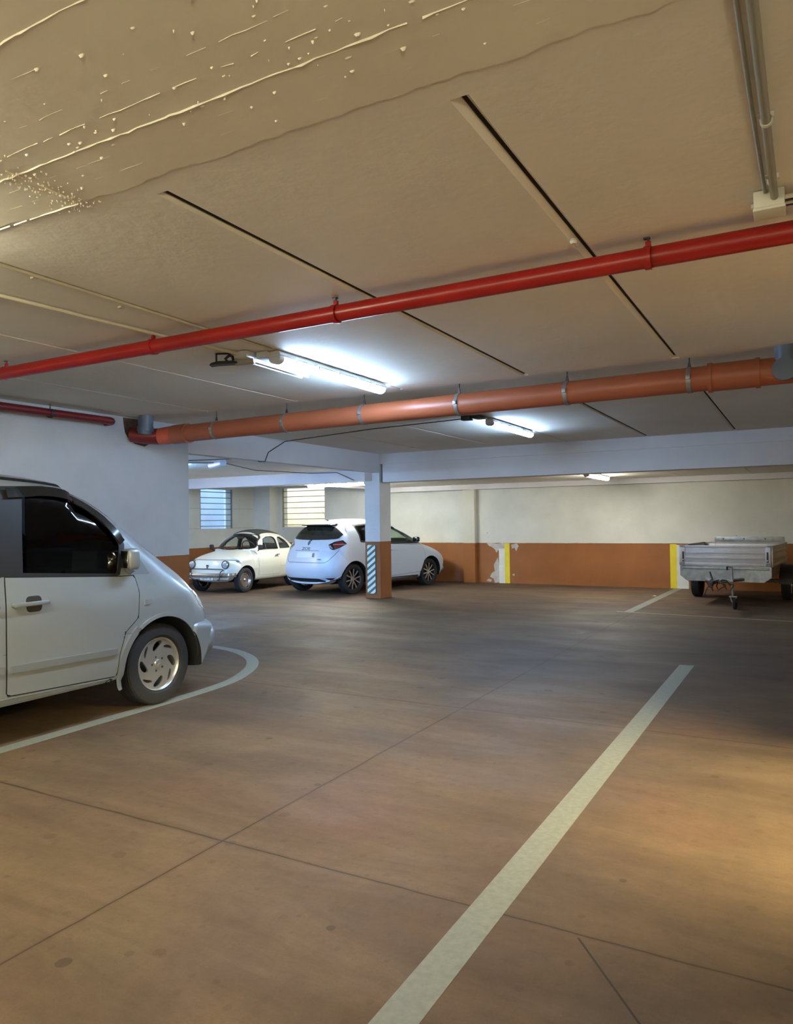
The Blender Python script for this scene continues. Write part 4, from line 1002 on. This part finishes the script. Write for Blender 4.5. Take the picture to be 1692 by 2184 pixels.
# ---------------------------------------------------------------- white hatchback
th = R(11.3); FW = Vector((math.sin(th), math.cos(th), 0)); RT = Vector((math.cos(th), -math.sin(th), 0))
org = Vector((-8.003, 12.594, 0))-RT*.815+FW*2.47
hat = empty('hatchback_car', org, -th, 'white hatchback seen from behind, partly hidden by the column', 'car')
sil = [(.62,.19),(.71,.25),(.75,.40),(.74,.55),(.68,.70),(.55,.82),(.30,.92),(.05,.99),(-.15,1.06),(-.45,1.22),(-.80,1.37),(-1.10,1.46),(-1.45,1.515),(-1.85,1.53),(-2.30,1.505),(-2.62,1.445),(-2.72,1.36),(-2.82,1.22),(-2.93,1.07),(-3.00,.98),(-3.05,.85),(-3.09,.72),(-3.12,.62),(-3.15,.50),(-3.13,.36),(-3.05,.25),(-2.9,.20),(-1.2,.19)]
def r_h(y, z):
    if z < .24 and y > -2.95: return grade(y, .38, .70, .05, .45) if y > 0 else grade(-y, 2.80, 2.95, .05, .45)
    if y < -2.55: return .50 if z < 1.05 else .42
    if y > .3: return .45
    if y > -1.0: return .34
    return .22
def w_h(y, z):
    a = lerp_tab(z, [(.19,.80),(.35,.845),(.60,.862),(.75,.850),(.92,.835),(1.0,.805),(1.2,.74),(1.4,.645),(1.55,.58)])
    return a*lerp_tab(y, [(-3.2,.97),(-2.6,1.0),(-2.0,.985),(-.6,.985),(0,1.0),(.9,.97)])
bm_o = shell(sil, r_h, w_h, .55, -2.65, .3)
bvh = BVHTree.FromBMesh(bm_o)
cabin = [(-.05,.5),(-.05,.92),(-.5,1.16),(-.85,1.31),(-1.15,1.40),(-1.5,1.455),(-2.25,1.45),(-2.54,1.38),(-2.70,1.18),(-2.80,.98),(-2.80,.5)]
bm_c = shell(cabin, lambda y, z: .50 if y < -2.3 else (.42 if y > -1.1 else .22), lambda y, z: w_h(y, z)-.05, .75, -2.5, -.6, ds=.07)
cuts = [(bm_c, M['cabin'])]
swf = [(-.36,1.00),(-.55,1.08),(-.95,1.28),(-1.12,1.34),(-1.30,1.385),(-1.36,1.385),(-1.40,1.02)]
swr = [(-1.48,1.02),(-1.44,1.39),(-1.8,1.40),(-2.28,1.375),(-2.22,1.20),(-2.235,1.08)]
for wn in (swf, swr): b = MB(); b.prism(wn, -1.3, 1.3, 'x'); cuts.append((b.bm, M['cabin']))
rw_in = smooth_loop([(-.40,1.20),(.40,1.20),(.43,1.28),(.35,1.355),(-.35,1.355),(-.43,1.28)], 3)
b = MB(); b.prism(rw_in, -3.4, -2.35, 'y'); cuts.append((b.bm, M['cabin']))
wsh = [(-.60,1.08),(.60,1.08),(.50,1.40),(-.50,1.40)]
b = MB(); b.prism(wsh, -1.0, .6, 'y'); cuts.append((b.bm, M['cabin']))
arch_cutters(cuts, (0, -2.49), .31, .365, .45)
cut(bm_o, [M['whitecar']], cuts, 'body', hat)
rw = smooth_loop([(-.58,1.115),(0,1.10),(.58,1.115),(.66,1.16),(.685,1.205),(.62,1.255),(.54,1.31),(.42,1.365),(.2,1.395),(0,1.40),(-.2,1.395),(-.42,1.365),(-.54,1.31),(-.62,1.255),(-.685,1.205),(-.66,1.16)], 3)
patch('rear_window_surround', rw, 'y', -1, bvh, M['glossblack'], hat, .006, .006, holes=[rw_in], grid=.05, label='gloss black pointed surround of the rear window')
patch('rear_window', rw_in, 'y', -1, bvh, M['greenglass'], hat, .001, .003)
spo = shell([(-2.56,1.435),(-2.78,1.415),(-2.79,1.395),(-2.60,1.375)], lambda y, z: .012, lambda y, z: .44-.25*max(0, -2.66-y), 1.405, -2.75, -2.66, ds=.02)
mb = MB(); mb._merge(spo); mb.build('roof_spoiler', M['glossblack'], hat)
patch('windscreen', wsh, 'y', 1, bvh, M['clearglass'], hat, -.002, .003)
for s in (1, -1):
    patch('front_side_window', swf, 'x', s, bvh, M['greenglass'], hat, -.002, .003); patch('rear_side_window', swr, 'x', s, bvh, M['darkglass'], hat, -.002, .003)
    patch('window_trim', [(-.20,.955),(-.42,1.055),(-.93,1.31),(-1.12,1.375),(-1.30,1.42),(-1.8,1.43),(-2.33,1.40),(-2.26,1.20),(-2.26,1.04),(-1.4,.985)], 'x', s, bvh, M['black'], hat, .003, .005, holes=[swf, swr], grid=.05)
    patch('front_door', [(-.28,.93),(-.20,.70),(-.36,.34),(-1.42,.30),(-1.45,.985)], 'x', s, bvh, M['whitecar'], hat, .004, .003, grid=.045)
    pstrip('door_gap', [(-.28,.93),(-.20,.70),(-.36,.34),(-1.42,.30),(-1.45,.985)], .013, 'x', s, bvh, M['seam'], hat, .0015, .001, closed=True)
    patch('rear_door', [(-1.475,.985),(-1.445,.30),(-2.05,.31),(-2.18,.60),(-2.26,.98)], 'x', s, bvh, M['whitecar'], hat, .004, .003, grid=.045)
    mb = MB(); mb.box(s*.835, s*.865, -1.36, -1.17, .84, .862, .006); mb.build('door_handle', M['whitecar'], hat)
    mb = MB(); mb.box(s*.79, s*.95, -.60, -.50, 1.00, 1.115, .035, seg=4); mb.build('side_mirror', M['glossblack'], hat)
    patch('sill_trim', [(-.42,.20),(-.42,.27),(-2.08,.27),(-2.08,.20)], 'x', s, bvh, M['steel'], hat, .004, .004)
    for y in (0, -2.49): wheel(hat, s*.715, y, .305, .19, .218, 'spokes', s, rot=.2)
    # diamond tail lamp on the rear corner, projected from behind-side
    tl = [(s*.505,1.005),(s*.60,1.065),(s*.73,1.095),(s*.80,1.02),(s*.74,.945),(s*.64,.90),(s*.57,.93)]
    t = patch('tail_lamp', tl, 'y', -1, bvh, M['glossblack'], hat, .006, .006, grid=.04)
    patch('red_lens', [(s*.60,1.00),(s*.65,1.05),(s*.73,1.065),(s*.775,1.01),(s*.73,.965),(s*.66,.935)], 'y', -1, bvh, M['redlens'], t, .009, .004, grid=.04)
    pstrip('light_bar', [(s*.60,1.006),(s*.785,1.012)], .010, 'y', -1, bvh, M['clearlens'], t, .013, .003)
    patch('white_lens', [(s*.52,.998),(s*.56,.99),(s*.63,.925),(s*.60,.925),(s*.57,.94)], 'y', -1, bvh, M['clearlens'], t, .009, .003, grid=.04)
    patch('reflector', [(s*.54,.345),(s*.78,.352),(s*.74,.30),(s*.62,.295)], 'y', -1, bvh, M['glossblack'], hat, .004, .003, grid=.04)
    patch('red_reflector', [(s*.58,.325),(s*.74,.33),(s*.72,.307),(s*.62,.303)], 'y', -1, bvh, M['redlens'], hat, .008, .003, grid=.04)
# hatch outline, plate, badges, lower diffuser
pstrip('hatch_gap', [(-.75,.93),(-.69,.80),(-.61,.70),(-.54,.655),(-.50,.648),(.50,.648),(.54,.655),(.61,.70),(.69,.80),(.75,.93)], .009, 'y', -1, bvh, mat('hatch_gap_grey', srgb(70,80,96), .6), hat, .0015, .001)
patch('diffuser', [(-.66,.315),(-.60,.335),(.40,.335),(.48,.31),(.56,.262),(-.60,.262)], 'y', -1, bvh, M['black'], hat, .006, .004)
np_ = patch('number_plate', rrect(-.26, .26, .745, .855, .01), 'y', -1, bvh, mat('plate_white', srgb(206,216,228), .35), hat, .010, .004)
patch('plate_mark', rrect(.205, .25, .76, .84, .004), 'y', -1, bvh, mat('plate_blue', srgb(24,44,84), .35), np_, .0145, .001)
pstrip('plate_recess', [(-.36,.889),(.34,.889)], .009, 'y', -1, bvh, mat('plate_recess_grey', srgb(84,100,128), .5), hat, .004, .002)
def surf_y(x, z, s=-1):
    h = bvh.ray_cast(Vector((x, s*6, z)), Vector((0, -s, 0))); return h[0].y, h[1]
y_, n_ = surf_y(0, .93)
text_mesh('lettering', 'ZOE', .085, M['darktext'], hat, (-.02, y_-.006, .925), (R(78), 0, 0), sx=1.5, label='dark model lettering on the tailgate')
y_, n_ = surf_y(.38, .70)
text_mesh('lettering', 'E-TECH', .03, M['darktext'], hat, (.40, y_-.004, .715), (R(84), 0, R(8)), label='small dark lettering low on the tailgate')
y_, n_ = surf_y(0, 1.045)
mb = MB(); mb.prism([(-.035,-.0),(-.008,.055),(.008,.055),(.035,0),(.008,-.055),(-.008,-.055)], 0, .006, 'z', holes=[[(-.018,.002),(.0,.038),(.016,-.002),(.0,-.038)]])
mb.build('badge', M['darktext'], hat, 0, loc=(.0, y_-.008, 1.045), rot=(R(60), 0, 0))
y_, n_ = surf_y(.0, 1.12)
mb = MB(); mb.tube([(.02, -2.93, 1.085), (.03, -2.89, 1.12), (.06, -2.83, 1.19), (-.02, -2.74, 1.36)], [.012,.009,.007,.005], 8); mb.build('rear_wiper', M['black'], hat)
mb = MB(); mb.tube([(0, -2.42, 1.49), (0, -2.45, 1.535)], [.03, .008], 12); mb.tube([(0, -2.45, 1.53), (0, -2.60, 1.71)], [.004, .002], 8); mb.build('aerial', M['black'], hat)
for x in (.36, -.36): seat(hat, x, -1.05, .62, M['cabin']); seat(hat, x, -1.95, .66, M['cabin'], h=.52)
steering(hat, -.36, -.62, .92, .18, M['cabin'])
mb = MB(); mb.box(-.62, .62, -.42, -.1, .68, .93, .04); mb.build('dashboard', M['cabin'], hat)

# ---------------------------------------------------------------- small ivory classic car
f5 = empty('classic_car', (-11.00, 12.00, 0), R(184), 'small old ivory car with dark folding roof facing the viewer', 'car')
sil = [(.40,.24),(.47,.28),(.50,.38),(.50,.50),(.47,.62),(.40,.715),(.22,.79),(0,.845),(-.22,.885),(-.34,.92),(-.46,1.04),(-.58,1.16),(-.72,1.245),(-.95,1.30),(-1.20,1.315),(-1.45,1.29),(-1.68,1.22),(-1.90,1.08),(-2.08,.92),(-2.28,.76),(-2.40,.60),(-2.43,.42),(-2.38,.28),(-2.28,.22),(-1,.20),(.2,.22)]
def r_f(y, z):
    if z < .25: return grade(y, .25, .42, .05, .34) if y > 0 else grade(-y, 2.1, 2.35, .05, .3)
    if y > .28: return .34
    if y > -.30: return .16
    if y > -.85: return .32
    if y < -1.9: return .30
    return .22
def w_f(y, z):
    a = lerp_tab(z, [(.2,.60),(.3,.635),(.5,.655),(.68,.650),(.78,.628),(.85,.585),(.92,.560),(1.05,.525),(1.2,.465),(1.33,.40)])
    return a*lerp_tab(y, [(-2.45,.90),(-1.9,.98),(-1.4,1),(-.1,1),(.15,.97),(.5,.93)])
bm_o = shell(sil, r_f, w_f, .50, -2.0, .12, e=2.3, ds=.04)
bvh = BVHTree.FromBMesh(bm_o)
cabin = [(-.30,.45),(-.30,.85),(-.45,.98),(-.62,1.13),(-.78,1.21),(-1.2,1.265),(-1.6,1.19),(-1.85,1.05),(-1.98,.88),(-1.98,.45)]
bm_c = shell(cabin, lambda y, z: .36 if (y > -.9 or y < -1.6) else .22, lambda y, z: w_f(y, z)-.035, .7, -1.75, -.65, ds=.06)
cuts = [(bm_c, M['cabin'])]
fwd = smooth_loop([(-.52,.885),(-.62,1.02),(-.70,1.13),(-.80,1.175),(-1.08,1.185),(-1.17,1.15),(-1.21,1.0),(-1.22,.885)], 2)
frw = smooth_loop([(-1.31,.89),(-1.31,1.12),(-1.36,1.175),(-1.45,1.165),(-1.60,1.09),(-1.73,.97),(-1.76,.89)], 2)
fwd = [(-.66,.885),(-.75,1.02),(-.83,1.10),(-.93,1.145),(-1.13,1.155),(-1.20,1.13),(-1.23,1.08),(-1.25,.885)]
frw = [(-1.34,.89),(-1.34,1.10),(-1.38,1.14),(-1.46,1.13),(-1.59,1.065),(-1.69,.98),(-1.75,.89)]
for wn in (fwd, frw): b = MB(); b.prism(wn, -1.3, 1.3, 'x'); cuts.append((b.bm, M['cabin']))
fws = smooth_loop([(-.475,.918),(0,.905),(.475,.918),(.455,1.04),(.39,1.15),(.29,1.20),(0,1.215),(-.29,1.20),(-.39,1.15),(-.455,1.04)], 3)
b = MB(); b.prism(fws, -.71, .4, 'y'); cuts.append((b.bm, M['cabin']))
fbw = smooth_loop([(-.34,.99),(.34,.99),(.36,1.10),(.28,1.19),(-.28,1.19),(-.36,1.10)], 3)
b = MB(); b.prism(fbw, -2.3, -1.45, 'y'); cuts.append((b.bm, M['cabin']))
arch_cutters(cuts, (0, -1.84), .27, .305, .36)
cut(bm_o, [M['cream']], cuts, 'body', f5)
patch('windscreen', fws, 'y', 1, bvh, M['clearglass'], f5, -.002, .003)
def grow(o, k, c=None):
    cx = sum(p[0] for p in o)/len(o); cy = sum(p[1] for p in o)/len(o)
    return [(p[0]+(p[0]-cx)/max(1e-6, math.hypot(p[0]-cx, p[1]-cy))*k, p[1]+(p[1]-cy)/max(1e-6, math.hypot(p[0]-cx, p[1]-cy))*k) for p in o]
patch('windscreen_seal', grow(fws, .018), 'y', 1, bvh, M['black'], f5, .004, .006, holes=[fws], grid=.03)
patch('rear_window', fbw, 'y', -1, bvh, M['clearglass'], f5, -.002, .003)
patch('rear_window_seal', grow(fbw, .018), 'y', -1, bvh, M['black'], f5, .004, .006, holes=[fbw], grid=.03)
for s in (1, -1):
    patch('door_window', fwd, 'x', s, bvh, M['clearglass'], f5, -.002, .003); patch('quarter_window', frw, 'x', s, bvh, M['clearglass'], f5, -.002, .003)
    patch('window_seal', grow(fwd, .016), 'x', s, bvh, M['black'], f5, .003, .006, holes=[fwd], grid=.03); patch('window_seal', grow(frw, .014), 'x', s, bvh, M['black'], f5, .003, .006, holes=[frw], grid=.03)
    pstrip('vent_window_bar', [(-.80,.885),(-.81,1.085)], .014, 'x', s, bvh, M['chrome'], f5, .005, .006)
    patch('door', [(-.42,.86),(-.43,.34),(-1.22,.33),(-1.25,.60),(-1.255,.86)], 'x', s, bvh, M['cream'], f5, .003, .002, grid=.045)
    pstrip('door_gap', [(-.42,.86),(-.43,.34),(-1.22,.33),(-1.25,.60),(-1.255,.86)], .010, 'x', s, bvh, mat('soft_panel_gap', srgb(96,92,78), .8), f5, .001, .001, closed=True)
    pstrip('drip_rail', [(-.78,1.12),(-.84,1.165),(-.95,1.19),(-1.15,1.20),(-1.42,1.175),(-1.60,1.105),(-1.76,.985)], .014, 'x', s, bvh, M['cream'], f5, .012, .010)
    mb = MB(); mb.box(s*.655, s*.685, -1.17, -1.05, .755, .772, .005); mb.tube([(s*.64, -1.07, .763), (s*.67, -1.07, .763)], .010, 8); mb.build('door_handle', M['chrome'], f5)
    mb = MB(); Mx = Matrix.Translation((s*.66, -.46, .92)); mb.box(-.055, .05, -.02, .03, -.04, .075, .02, M=Mx, seg=3); mb.tube([(s*.60, -.45, .86), (s*.65, -.45, .90)], .012, 8); mb.build('side_mirror', M['black'], f5)
    mb = MB(); mb.lathe([(.0, .0), (.0, .085), (.02, .088), (.035, .080), (.045, .072)], 28, 'y', (s*.435, .425, .605)); h_ = mb.build('headlamp', M['chrome'], f5)
    mb = MB(); mb.lathe([(.045, .072), (.056, .05), (.062, .02), (.063, 0)], 28, 'y', (s*.435, .425, .605)); mb.build('lens', M['clearlens'], h_)
    mb = MB(); mb.lathe([(.034, .072), (.050, .074), (.050, .086), (.034, .088)], 28, 'y', (s*.435, .425, .605), closed=True); mb.build('rim', M['steel'], h_)
    patch('side_repeater', rrect(.20, .235, .655, .675, .006), 'x', s, bvh, M['steel'], f5, .012, .010, grid=.03)
    for y in (0, -1.84): wheel(f5, s*.555, y, .262, .13, .180, 'disc', s, rot=.1)
# folding roof, bonnet line, trim, bumper, plate, wipers
patch('folding_roof', rrect(-.36, .36, -1.62, -.80, .08), 'z', 1, bvh, M['canvas'], f5, .014, .012)
pstrip('bonnet_gap', [(-.60,.685),(-.3,.700),(.3,.700),(.60,.685)], .009, 'y', 1, bvh, mat('bonnet_gap_grey', srgb(50,60,74), .7), f5, .002, .001)
def bumper_path(y0, wx, z, sweep=.16):
    return [(-wx, y0-sweep, z), (-wx*.93, y0-.05, z), (-wx*.8, y0-.01, z), (-wx*.4, y0+.01, z), (0, y0+.015, z), (wx*.4, y0+.01, z), (wx*.8, y0-.01, z), (wx*.93, y0-.05, z), (wx, y0-sweep, z)]
mb = MB()
bp_ = smooth_loop(bumper_path(.54, .64, .39), 4, False)
for dz, r_ in ((-.025, .020), (0, .028), (.025, .020)): mb.tube([(p[0], p[1]-(0 if dz == 0 else .006), p[2]+dz) for p in bp_], r_, 10)
mb.build('front_bumper', M['chrome'], f5)
mb = MB()
for s in (1, -1):
    mb.tube([(s*.42, .50, .50), (s*.41, .575, .47), (s*.40, .60, .40), (s*.385, .585, .335), (s*.33, .53, .295), (s*.26, .50, .29)], .011, 10)
mb.tube([(-.42, .50, .50), (-.40, .51, .515), (0, .515, .520), (.40, .51, .515), (.42, .50, .50)], .009, 10)
mb.build('nudge_bar', M['steel'], f5)
mb = MB(); mb.box(-.52, .52, .455, .485, .295, .345, .01); mb.build('lower_valance', M['cream'], f5)
pl = MB(); pl.box(-.16, .16, .522, .530, .285, .345, .003); plo = pl.build('number_plate', M['whitep'], f5)
text_mesh('lettering', 'TO M  18', .062, M['darktext'], plo, (0, .532, .315), (R(90), 0, PI), ext=.001)
mb = MB(); mb.box(-.03, .03, .49, .502, .565, .60, .004); mb.box(-.022, .022, .492, .504, .53, .558, .004); mb.build('badge', M['steel'], f5)
for x0 in (-.10, .28):
    mb = MB(); mb.tube([(x0, -.30, .915), (x0-.02, -.33, .935), (x0-.24, -.335, .945)], .006, 8); mb.build('wiper', M['steel'], f5)
steering(f5, -.24, -.62, .93, .17, M['cabin'], 30)
for x in (.26, -.26): seat(f5, x, -1.05, .50, M['tan'], w_=.42, h=.42, head=False)
mb = MB(); mb.box(-.50, .50, -1.80, -1.62, .45, .86, .04); mb.build('rear_seat', M['tan'], f5)
mb = MB(); mb.box(-.09, .09, -.66, -.63, 1.12, 1.17, .01); mb.tube([(0, -.64, 1.17), (0, -.62, 1.20)], .008, 8); mb.build('inner_mirror', M['black'], f5)
mb = MB(); mb.box(-.48, .48, -.44, -.34, .74, .90, .02); mb.build('dashboard', M['cream'], f5)

# ---------------------------------------------------------------- trailer
tr = empty('trailer', (-1.20, 13.35, 0), R(-5.0), 'small aluminium box trailer on the right by the far wall', 'trailer')
hwx, Lb = .695, 1.95
def board(parent, name, x0, x1, z0, z1, axis, a, sgn, m, latches=True, ribs=2):
    mb = MB(); B = lambda u0, u1, d0, d1, p, q, bv=.002: (mb.box(u0, u1, min(a+sgn*d0, a+sgn*d1), max(a+sgn*d0, a+sgn*d1), p, q, bv) if axis == 'y' else mb.box(min(a+sgn*d0, a+sgn*d1), max(a+sgn*d0, a+sgn*d1), u0, u1, p, q, bv))
    B(x0, x1, 0, .012, z0, z1)
    h = z1-z0
    B(x0, x1, 0, .028, z1-.035, z1); B(x0, x1, 0, .028, z0, z0+.05); B(x0, x0+.075, 0, .028, z0, z1); B(x1-.075, x1, 0, .028, z0, z1)
    for k in range(ribs): zc = z0+.05+(h-.085)*(k+1)/(ribs+1); B(x0+.075, x1-.075, 0, .024, zc-.022, zc+.022, .008)
    return mb.build(name, m, parent)
fp = board(tr, 'front_panel', -hwx, hwx, .645, .985, 'y', 0, -1, M['alu'])
for s in (1, -1):
    mb = MB(); mb.box(s*(hwx-.045)-.014, s*(hwx-.045)+.014, -.034, -.026, .71, .88, .003); mb.build('latch', M['black'], fp)
    mb = MB(); mb.box(s*(hwx-.045)-.008, s*(hwx-.045)+.008, -.042, -.032, .715, .755, .003); mb.build('latch_handle', M['chrome'], fp)
    board(tr, 'side_panel', .0, Lb, .645, .985, 'x', s*hwx, s, M['alu'])
board(tr, 'tailgate', -hwx, hwx, .645, .985, 'y', Lb, 1, M['alu'])
# lower galvanised frame with sloped corners
mb = MB()
mb.prism([(-hwx-.01, .47), (-hwx+.10, .385), (hwx-.10, .385), (hwx+.01, .47), (hwx+.01, .635), (-hwx-.01, .635)], -.022, -.0, 'y')
mb.box(-hwx+.02, hwx-.02, -.036, -.02, .585, .618, .004); mb.box(-hwx+.03, hwx-.09, -.03, -.02, .445, .455)
mb.box(-hwx-.01, -hwx+.02, 0, Lb, .47, .635); mb.box(hwx-.02, hwx+.01, 0, Lb, .47, .635); mb.box(-hwx, hwx, 0, Lb, .60, .635); mb.box(-hwx, hwx, Lb-.03, Lb, .45, .635)
mb.build('chassis', M['galv'], tr)
mb = MB(); mb.box(-.52, .68, Lb+.0, Lb+.025, .99, 1.085, .004)
for x in (-.50, .66): mb.box(x-.012, x+.012, Lb-.0, Lb+.02, .64, 1.085, .002)
ld = mb.build('ramp_rail', M['galv'], tr); ld['label'] = 'dull galvanised rail with holes above the rear board'
for x in (-.36, .0, .36): mb = MB(); mb.lathe([(-.003, .0), (-.003, .014), (.001, .014), (.001, 0)], 12, 'y', (x, Lb, 1.045)); mb.build('bolt_hole', M['black'], ld)
mb = MB(); mb.tube([(-hwx, 1.2, .33), (hwx, 1.2, .33)], .03, 12); mb.box(-.5, -.42, 1.15, 1.25, .33, .47); mb.box(.42, .5, 1.15, 1.25, .33, .47); mb.build('axle', M['galv'], tr)
for s in (1, -1):
    wheel(tr, s*(hwx-.005+.10 if s > 0 else hwx-.02), 1.22, .28, .15, .165, 'disc', s) if s > 0 else wheel(tr, -(hwx-.01), 1.22, .28, .15, .165, 'disc', s)
    x0 = hwx+.02 if s > 0 else -hwx-.07
    mb = MB(); arc = [(1.22+.335*math.cos(R(a)), .30+.335*math.sin(R(a))) for a in range(0, 181, 10)]; arc2 = [(1.22+.32*math.cos(R(a)), .30+.32*math.sin(R(a))) for a in range(180, -1, -10)]
    a_, b_ = (hwx+.005, hwx+.21) if s > 0 else (-hwx-.085, -hwx-.012)
    mb.prism(arc+arc2, a_, b_, 'x'); mb.build('mudguard', M['black'], tr)
# A-frame drawbar, coupling, jockey wheel
mb = MB(); 
for s in (1, -1): mb.tube([(s*.45, .5, .43), (s*.04, -.75, .43)], .026, 8)
mb.tube([(0, -.45, .43), (-.0, -.98, .44)], .03, 10); mb.build('drawbar', M['galv'], tr)
mb = MB(); mb.box(-.035, .035, -1.16, -.93, .42, .475, .015); mb.lathe([(-.03, .0), (-.03, .036), (.02, .04), (.035, .02), (.035, 0)], 18, 'z', (0, -1.13, .43)); mb.tube([(0, -.98, .47), (-.03, -.93, .535), (-.055, -.90, .60)], [.010, .014, .013], 8)
cp = mb.build('coupling', M['steel'], tr)
rnd = random.Random(3); mb = MB()
for k in range(7):
    p = [(rnd.uniform(-.07,.12), rnd.uniform(-1.05,-.8), .46)]; 
    for j in range(5): q = p[-1]; p.append((q[0]+rnd.uniform(-.06,.06), q[1]+rnd.uniform(-.05,.05), max(.24, q[2]-rnd.uniform(-.03,.09))))
    mb.tube(smooth_loop(p, 4, False), .008, 8)
mb.build('cable_bundle', M['cable'], tr)
mb = MB(); mb.tube([(.20, -.52, .62), (.205, -.52, .18)], .017, 12); mb.tube([(.20, -.52, .60), (.20, -.52, .66)], .011, 8)
mb.tube([(.17, -.52, .20), (.19, -.545, .13), (.225, -.58, .085)], .010, 8); mb.tube([(.25, -.52, .20), (.26, -.545, .13), (.265, -.58, .085)], .010, 8); mb.box(.15, .27, -.535, -.50, .18, .20, .004)
mb.box(.02, .22, -.545, -.495, .41, .46, .006)
jw = mb.build('jockey_stand', M['galv'], tr)
mb = MB(); mb.lathe([(-.022, .03), (-.026, .07), (-.018, .085), (.018, .085), (.026, .07), (.022, .03)], 28, 'x', (.245, -.58, .0855), closed=True); jwh = mb.build('jockey_wheel', M['rubber'], tr)
mb = MB(); mb.lathe([(-.028, .0), (-.028, .02), (.028, .02), (.028, 0)], 16, 'x', (.245, -.58, .0855)); mb.build('hub', M['chrome'], jwh)
mb = MB(); mb.tube([(.20, -.52, .655), (.13, -.52, .665)], .007, 8); mb.tube([(.13, -.52, .665), (.13, -.52, .61)], .016, 10); mb.build('crank_handle', M['black'], tr)
mb = MB(); mb.box(-.50, -.36, .9, .93, .33, .37, .004); mb.build('red_lamp', M['redlens'], tr)
